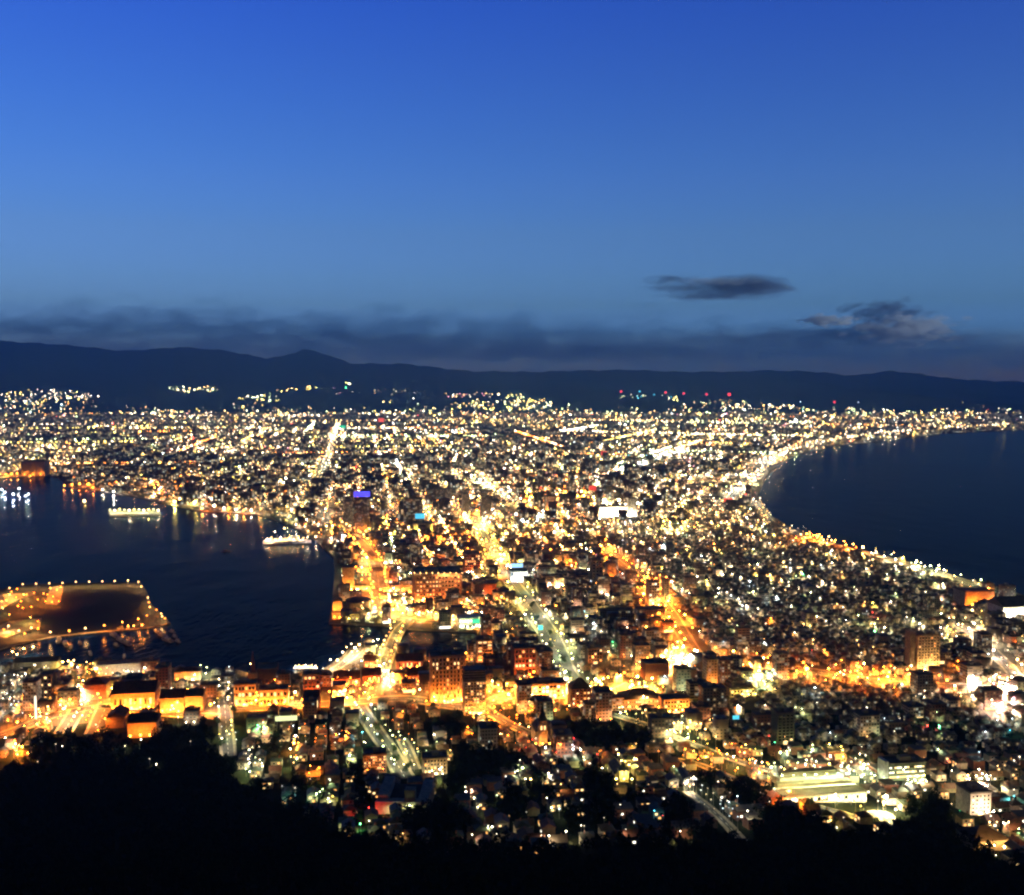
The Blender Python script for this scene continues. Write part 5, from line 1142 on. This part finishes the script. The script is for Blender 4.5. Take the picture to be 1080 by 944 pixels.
# sparse lamps in the wooded slope
for px, py, c, lv in [(132, 789, 'white', 1), (141, 795, 'cool', 0), (158, 803, 'white', 0), (165, 809, 'white', 2), (201, 784, 'white', 0), (59, 787, 'white', 0), (66, 789, 'white', 1), (40, 806, 'white', 0), (149, 782, 'white', 2), (425, 885, 'warm', 1), (519, 878, 'white', 2), (524, 886, 'white', 1), (579, 888, 'white', 2), (571, 887, 'white', 0),
                      (597, 883, 'white', 2), (654, 884, 'peach', 2), (660, 881, 'white', 1), (717, 883, 'white', 2), (637, 868, 'white', 0), (616, 877, 'white', 0), (590, 858, 'cool', 1), (635, 813, 'white', 2), (630, 798, 'red', 1), (500, 846, 'white', 2), (524, 843, 'greenwhite', 1), (504, 856, 'white', 2), (515, 877, 'white', 1),
                      (687, 855, 'cyan', 1), (690, 860, 'cyan', 1), (978, 767, 'red', 2), (990, 767, 'green', 2), (1000, 805, 'red', 2), (1069, 843, 'cyan', 2), (817, 785, 'green', 1), (1065, 772, 'cyan', 1), (1012, 859, 'green', 0), (873, 859, 'yellow', 1), (876, 870, 'yellow', 2), (788, 892, 'cool', 0), (1003, 852, 'white', 1), (1050, 908, 'white', 1), (1059, 900, 'white', 1)]:
    p = at(px, py + 6); lamp(p.x, p.y, c, lv, 7, .62, '%s lamp shining alone %s' % (CN[c], ('low in the wooded slope under the orange warehouses' if px < 300 else 'in the dark %s' % zone(px, py)[3:] if py < 840 else 'among the black trees below the villas')), 'single lamps in the dark at the forest edge')

# ------------------------------------------------------------------ the far sea of lights
def noise2(x, y, s, seed):
    return np.sin(x / s + seed) * np.sin(y / (s * 1.7) + seed * 2.1) + .6 * np.sin((x + y) / (s * .63) + seed * 3.3) * np.sin((x - y) / (s * .9) + seed)
N = 17500
pxr = rng.uniform(-60, 1140, N); pyr = 436.5 + (rng.random(N) ** 1.12) * 135
c_, s_2 = math.cos(PITCH), math.sin(PITCH)
dx = (pxr - 540) / F; up = (472 - pyr) / F; dY = c_ + up * s_2; dZ = up * c_ - s_2
T = (GZ - CAM.z) / dZ; FXx, FYy = dx * T, dY * T
# gather on street lines
kind = rng.random(N)
def rotc(x, y, a): return x * math.cos(a) + y * math.sin(a), -x * math.sin(a) + y * math.cos(a)
for ang, sel in ((TH, FXx < 250), (-R(20), FXx >= 250)):
    u, v = rotc(FXx, FYy, ang)
    u2 = np.where(kind < .38, np.round(u / 80) * 80 + rng.uniform(-3, 3, N), u); v2 = np.where((kind > .38) & (kind < .72), np.round(v / 130) * 130 + rng.uniform(-3, 3, N), v)
    a, b_ = rotc(u2, v2, -ang); FXx = np.where(sel, a, FXx); FYy = np.where(sel, b_, FYy)
den = noise2(FXx, FYy, 420, 1.3) + .8 * noise2(FXx, FYy, 150, 4.1)
ok = on_land(FXx, FYy) & on_land(FXx, FYy - 14) & on_land(FXx + 12, FYy) & on_land(FXx - 12, FYy) & (rng.random(N) < np.clip(.66 + .62 * den, .05, 1)) & ~in_rects(FXx, FYy, 2) & (FYy < 9900) & (FYy > 1950)
FXx, FYy = FXx[ok], FYy[ok]; fpx, fpy = px_of(FXx, FYy, np.full(FXx.shape, GZ))
for x, y, px, py in zip(FXx, FYy, fpx, fpy):
    c = pickcolor(px, py, random)
    br = random.choice([0, 0, 0, 1, 1, 1, 2, 2]) if py > 470 else random.choice([0, 0, 1, 1, 1, 2, 2])
    if random.random() < .35: br = random.choice([0, 0, 1])
    lamp(x, y, c, br, random.uniform(6, 22), random.uniform(.3, .74) * (.8 if px > 640 and py > 525 else 1) * (1.2 if br == 2 and random.random() < .15 else 1), None, 'far')
# the edge of the plain frays out up the foothills
EDGE = [(-60, 424), (0, 419), (60, 418), (110, 424), (160, 432), (230, 430), (275, 426), (330, 433), (470, 431), (510, 423), (550, 419), (585, 429), (640, 435), (700, 432), (745, 427), (800, 427), (850, 432), (900, 430), (960, 433), (1040, 434), (1140, 436)]
for i in range(620):
    px = random.uniform(-20, 1100); e = float(np.interp(px, [a[0] for a in EDGE], [a[1] for a in EDGE])) + 2.5 * math.sin(px / 9) + 1.5 * math.sin(px / 3.7)
    py = 437 - (437 - e) * random.random() ** 1.6 - (random.random() < .06) * random.uniform(0, 7)
    p = at(px, py)
    if on_land(p.x, p.y): lamp(p.x, p.y, random.choice(['warm', 'white', 'yellow', 'peach', 'warm', 'greenwhite']), random.choice([0, 1, 1, 2]), random.uniform(6, 16), random.uniform(.3, .65), None, 'far')
# far avenues seen end on: bright threads across the plain
for i in range(46):
    y0 = random.uniform(2600, 9300); x0 = random.uniform(-.55, .35) * y0; a = TH if x0 < 250 else -R(20)
    cross = random.random() < .75; Ln = random.uniform(300, 1500); dxy = (math.cos(a), math.sin(a)) if cross else (-math.sin(a), math.cos(a))
    c0 = random.choice(['warm', 'yellow', 'white', 'yellow', 'peach', 'amber', 'greenwhite']); g = y0 / F * 3.4
    for j in range(int(Ln / g)):
        if random.random() < .2: continue
        jj = j + random.uniform(-.35, .35); x, y = x0 + dxy[0] * jj * g + random.uniform(-4, 4), y0 + dxy[1] * jj * g + random.uniform(-12, 12)
        if y > 9800 or not bool(inside(LAND, x, y)): continue
        lamp(x, y, c0 if random.random() < .8 else 'white', random.choice([1, 1, 2]), 10, random.uniform(.4, .7), None, 'far')

# ================================================================== LAMPS AS THINGS
def lamp_px(L): return L['k'] * (1 if L['y'] > 300 else 1)
_lmesh = {}
def lmesh(kind, build):
    if kind not in _lmesh:
        o = build(); _lmesh[kind] = o.data; bpy.data.objects.remove(o)
    return _lmesh[kind]
def pole_mesh():
    s = MB(); s.tube([(0, 0, -1), (0, 0, 1)], [.14, .09], 5); return s.build('pole', M_metal)
def head_mesh(c, lv, aim):
    s = MB(); n = 8; rg = [[(math.cos(t) * math.cos(2 * math.pi * i / n), math.cos(t) * math.sin(2 * math.pi * i / n), -.5 + 1.3 * math.sin(t)) for i in range(n)] for t in (0, R(38), R(66))]
    for a, b_ in zip(rg, rg[1:]):
        for i in range(n): s.face([a[i], a[(i + 1) % n], b_[(i + 1) % n], b_[i]])
    s.face(rg[-1]); s.face(rg[0][::-1], None, 1)       # glowing dome above, strong flat lens underneath
    return s.build('lamp_head', [lampmat(c, lv), lampmat(c, lv, 2 if aim else True)])
named = [L for L in LAMPS if L['label']]
generic = [L for L in LAMPS if not L['label'] and L['group'] not in ('far', '')]
named.sort(key=lambda L: L['y']); generic.sort(key=lambda L: L['y'])
vis = lambda L: -2 < topx(L['x'], L['y'], L['z'] + L['h'])[0] < 1082
nearlamps = [L for L in LAMPS if vis(L) and L['group'] != 'far' and L['y'] < 3000]
size = lambda L: -(L['k'] * (1.6 if L['label'] else 1.0) * (1 + .25 * L['lv']) * (1 + 500 / L['y']))
nearlamps.sort(key=size)
chosen = nearlamps[:300]; cid = {id(L) for L in chosen}
seenlab = {}
for L in chosen:
    r = L['k'] * L['y'] / F
    root = empty('floodlight' if L['aim'] else 'street_lamp', (L['x'], L['y'], L['z']), TH if L['aim'] else random.uniform(0, 6))
    px, py = topx(L['x'], L['y'], L['z'])
    if L['label']: lab, grp = L['label'], L['group'] or 'single lamps about the town'
    else:
        z_ = L['group'] if L['group'] else zone(px, py); lab = '%s street lamp %s' % (CN[L['c']], zone(px, py)); grp = CN[L['c']] + ' lamps ' + zone(px, py)
    tag(root, lab, 'street lamp', grp)
    o = bpy.data.objects.new('pole', lmesh('pole', pole_mesh)); o.parent = root; col.objects.link(o); o.location = (0, 0, (L['h'] - r) / 2); o.scale = (1, 1, (L['h'] - r) / 2 * 1.02)
    o = bpy.data.objects.new('lamp_head', lmesh((L['c'], L['lv'], L['aim']), lambda: head_mesh(L['c'], L['lv'], L['aim']))); o.parent = root; col.objects.link(o); o.location = (0, 0, L['h']); o.scale = (r, r, r)
    if L['aim']: o.rotation_euler.x = R(118)
restl = [L for L in LAMPS if id(L) not in cid]
OV = np.array([(1, 0, -.5), (0, 1, -.5), (-1, 0, -.5), (0, -1, -.5), (0, 0, .9)], float)
OF = np.array([(0, 1, 4), (1, 2, 4), (2, 3, 4), (3, 0, 4), (2, 1, 0), (3, 2, 0)])
PV = np.array([(1, 0, 0), (-.5, .87, 0), (-.5, -.87, 0)], float)
def lamp_mass(name, label, Ls):
    keys = sorted({(L['c'], L['lv']) for L in Ls}); ki = {k: i for i, k in enumerate(keys)}; n = len(Ls)
    P = np.array([(L['x'], L['y'], L['z'] + L['h']) for L in Ls]); r = np.array([L['k'] * L['y'] / F for L in Ls]); h = np.array([L['h'] for L in Ls])
    ca, sa = math.cos(R(118)), math.sin(R(118)); OVu = np.stack([OV[:, 0], OV[:, 1] * ca - OV[:, 2] * sa, OV[:, 1] * sa + OV[:, 2] * ca], -1)
    aim = np.array([bool(L['aim']) for L in Ls]); OVn = np.where(aim[:, None, None], OVu[None], OV[None])
    Vh = (P[:, None] + OVn * r[:, None, None]).reshape(-1, 3); Fh = (np.arange(n)[:, None, None] * 5 + OF[None]).reshape(-1, 3); mh = np.repeat([ki[(L['c'], L['lv'])] for L in Ls], 6); mh = mh + np.tile([0, 0, 0, 0, len(keys), len(keys)], n) * (1 + np.repeat([bool(L['aim']) for L in Ls], 6))
    lo = P.copy(); lo[:, 2] -= h + .5; hi = P.copy(); hi[:, 2] -= r * .8
    pr = np.maximum(.12, r * .08)
    Vp = np.concatenate([lo[:, None] + PV[None] * pr[:, None, None], hi[:, None] + PV[None] * pr[:, None, None]], 1).reshape(-1, 3)
    b0 = np.arange(n)[:, None, None] * 6; Fp = (b0 + np.array([(0, 1, 4), (0, 4, 3), (1, 2, 5), (1, 5, 4), (2, 0, 3), (2, 3, 5)])[None]).reshape(-1, 3) + len(Vh)
    o = big_mesh(name, np.concatenate([Vh, Vp]), np.concatenate([Fh, Fp]), [lampmat(*k) for k in keys] + [lampmat(*k, True) for k in keys] + [lampmat(*k, 2) for k in keys] + [M_metal], np.concatenate([mh, np.full(len(Fp), 3 * len(keys))]))
    tag(o, label, 'lights', None, 'stuff')
lamp_mass('town_lamps', 'countless smaller street and yard lamps of the nearer town', [L for L in restl if L['y'] < 2400])
lamp_mass('distant_lights', 'countless lights of the far plain, the ocean front and the foothills', [L for L in restl if L['y'] >= 2400])
print('LAMPS', len(LAMPS), 'rest', len(rest), 'far', len(rows), 'houses', nh, 'mid', nm_)

# ================================================================== TREES
def crown_points(seed, n, R_, H_):
    rg = np.random.default_rng(seed); lobes = rg.normal(0, 1, (9, 3)) * np.array([R_ * .42, R_ * .42, H_ * .2]); lr = rg.uniform(.3, .55, 9) * R_
    V_, F_ = [], []
    for i in range(n):
        k = rg.integers(0, 9); d = rg.normal(0, 1, 3); d /= np.linalg.norm(d); c = lobes[k] + d * lr[k] * rg.uniform(.55, 1.08)
        a = rg.normal(0, 1, 3); a /= np.linalg.norm(a); b_ = np.cross(a, rg.normal(0, 1, 3)); b_ /= np.linalg.norm(b_); s = rg.uniform(.35, .8)
        j = len(V_); V_ += [c - a * s - b_ * s * .7, c + a * s - b_ * s * .5, c + b_ * s]; F_.append((j, j + 1, j + 2))
    return np.array(V_), np.array(F_)
def tree_proto(k):
    R_, H_ = [(3.6, 9), (4.4, 8), (3.0, 11)][k]
    root = empty('tree', (0, 0, 0)); zc = 3.2 + H_ * .4
    s = MB(); s.tube([(0, 0, -1.5), (.1, 0, 2.5), (0, .1, zc), (.1, 0, zc + H_ * .25)], [.35, .26, .18, .05], 6)
    for a in range(4):
        t = a * 1.6; s.tube([(0, 0, 2.6 + .5 * a), (1.6 * math.cos(t), 1.6 * math.sin(t), zc + .3)], [.12, .04], 4)
    s.build('trunk', M_bark, root)
    V_, F_ = crown_points(k + 5, 330, R_, H_); V_[:, 2] += zc
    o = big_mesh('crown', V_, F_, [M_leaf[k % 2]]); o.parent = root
    return root, V_, F_
TP = [tree_proto(k) for k in range(3)]; tused = [0, 0, 0]
# candidate spots on the wooded slope
TX = rng.uniform(-700, 700, 26000); TY = rng.uniform(455, 1250, 26000)
tpx, tpy = px_of(TX, TY, GZv(TX, TY)); ok = (tpx > -60) & (tpx < 1140) & (tpy < 985) & on_land(TX, TY) & forest_v(tpx, tpy); TX, TY, tpx, tpy = TX[ok], TY[ok], tpx[ok], tpy[ok]
sel = []; cell = {}
clear = [(L['x'], L['y']) for L in LAMPS if L['y'] < 1150]
for i in range(len(TX)):
    k = (int(TX[i] // 6.2), int(TY[i] // 6.2))
    if k in cell: continue
    if any(abs(TX[i] - a) < 7 and -26 < TY[i] - b_ < 5 for a, b_ in clear): continue
    cell[k] = 1; sel.append(i)
rc = in_rects(TX, TY, 3); sd = seg_dist(TX, TY)
sel = [i for i in sel if not rc[i] and sd[i] > 4]; sel.sort(key=lambda i: TY[i])
tz = lambda px: 'under the marina side' if px < 230 else 'under the steep pale street' if px < 400 else 'under the church tower' if px < 640 else 'under the villas' if px < 800 else 'under the school' if px < 1000 else 'under the ocean-side halls'
cnt = 0; mass = []
for i in sel:
    k = int(rng.integers(0, 3)); sc_ = float(rng.uniform(.8, 1.35)); rz = float(rng.uniform(0, 6.28))
    if cnt < 290 and -4 < tpx[i] < 1084 and tpy[i] - 12 < 944:
        o = TP[k][0] if not tused[k] else copy_tree(TP[k][0]); tused[k] = 1
        o.location = (TX[i], TY[i], gz(TX[i], TY[i])); o.rotation_euler.z = rz; o.scale = (sc_,) * 3
        tag(o, '%s black tree low on the wooded slope %s' % (['round-crowned', 'broad', 'tall narrow'][k], tz(tpx[i])), 'tree', '%s trees of the wooded slope %s' % (['round-crowned', 'broad', 'tall narrow'][k], tz(tpx[i]))); cnt += 1
    else: mass.append((TX[i], TY[i], k, sc_, rz))
VV, FF, off = [], [], 0
for x, y, k, s_, rz in mass:
    _, V0, F0 = TP[k]; q = V0[:150 * 3] if y > 0 else V0; f = F0[:150]; c, s = math.cos(rz), math.sin(rz); s_ *= 1.12
    W_ = np.stack([(q[:, 0] * c - q[:, 1] * s) * s_ * 1.0 + x, (q[:, 0] * s + q[:, 1] * c) * s_ + y, q[:, 2] * s_ + gz(x, y)], -1); VV.append(W_); FF.append(f + off); off += len(q)
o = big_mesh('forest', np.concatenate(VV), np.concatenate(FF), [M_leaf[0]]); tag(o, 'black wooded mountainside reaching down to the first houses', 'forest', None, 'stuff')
print('TREES', cnt, len(mass))
# trees in town: along the boulevard and the slope street
V_, F_ = crown_points(31, 260, 3.2, 6); V_[:, 2] += 4.6
tr = empty('street_tree', (0, 0, 0)); s = MB(); s.tube([(0, 0, -.5), (0, 0, 4.8)], [.22, .1], 6); s.build('trunk', M_bark, tr); o = big_mesh('crown', V_, F_, [M_leaft]); o.parent = tr
first = True
TREEROWS = [('lit green between the lamps of the slope street', [(388, 762), (396, 772), (404, 783), (412, 794), (419, 806), (426, 816)], 10, 'slope street'), ('in the green middle of the curving boulevard', [(604, 715), (592, 700), (584, 684), (577, 670), (568, 655), (558, 641)], 0, 'boulevard'),
            ('beside the steep pale green street', [(232, 745), (244, 752), (233, 765), (246, 776), (236, 788)], 0, 'steep street'), ('on the green-lit corner of the dark blocks', [(271, 768), (276, 774), (280, 768), (268, 780), (273, 786)], 0, 'corner'),
            ('in the lit garden below the yellow-green hillside street', [(668, 748), (676, 753), (690, 757), (742, 742), (748, 746), (754, 742)], 0, 'garden'), ('in the green-lit clearing of the forest edge', [(366, 872), (376, 868), (340, 838), (346, 844), (336, 846)], 0, 'clearing')]
for desc, pts, offx, g in TREEROWS:
    for i, (px, py) in enumerate(pts):
        p = at(px + (3 if i % 2 else -3), py); o = tr if first else copy_tree(tr); first = False
        o.location = p; o.rotation_euler.z = i; o.scale = (1 + .1 * (i % 3),) * 3
        tag(o, '%s leafy tree %s' % (ordinal(i + 1), desc), 'tree', 'trees ' + desc)
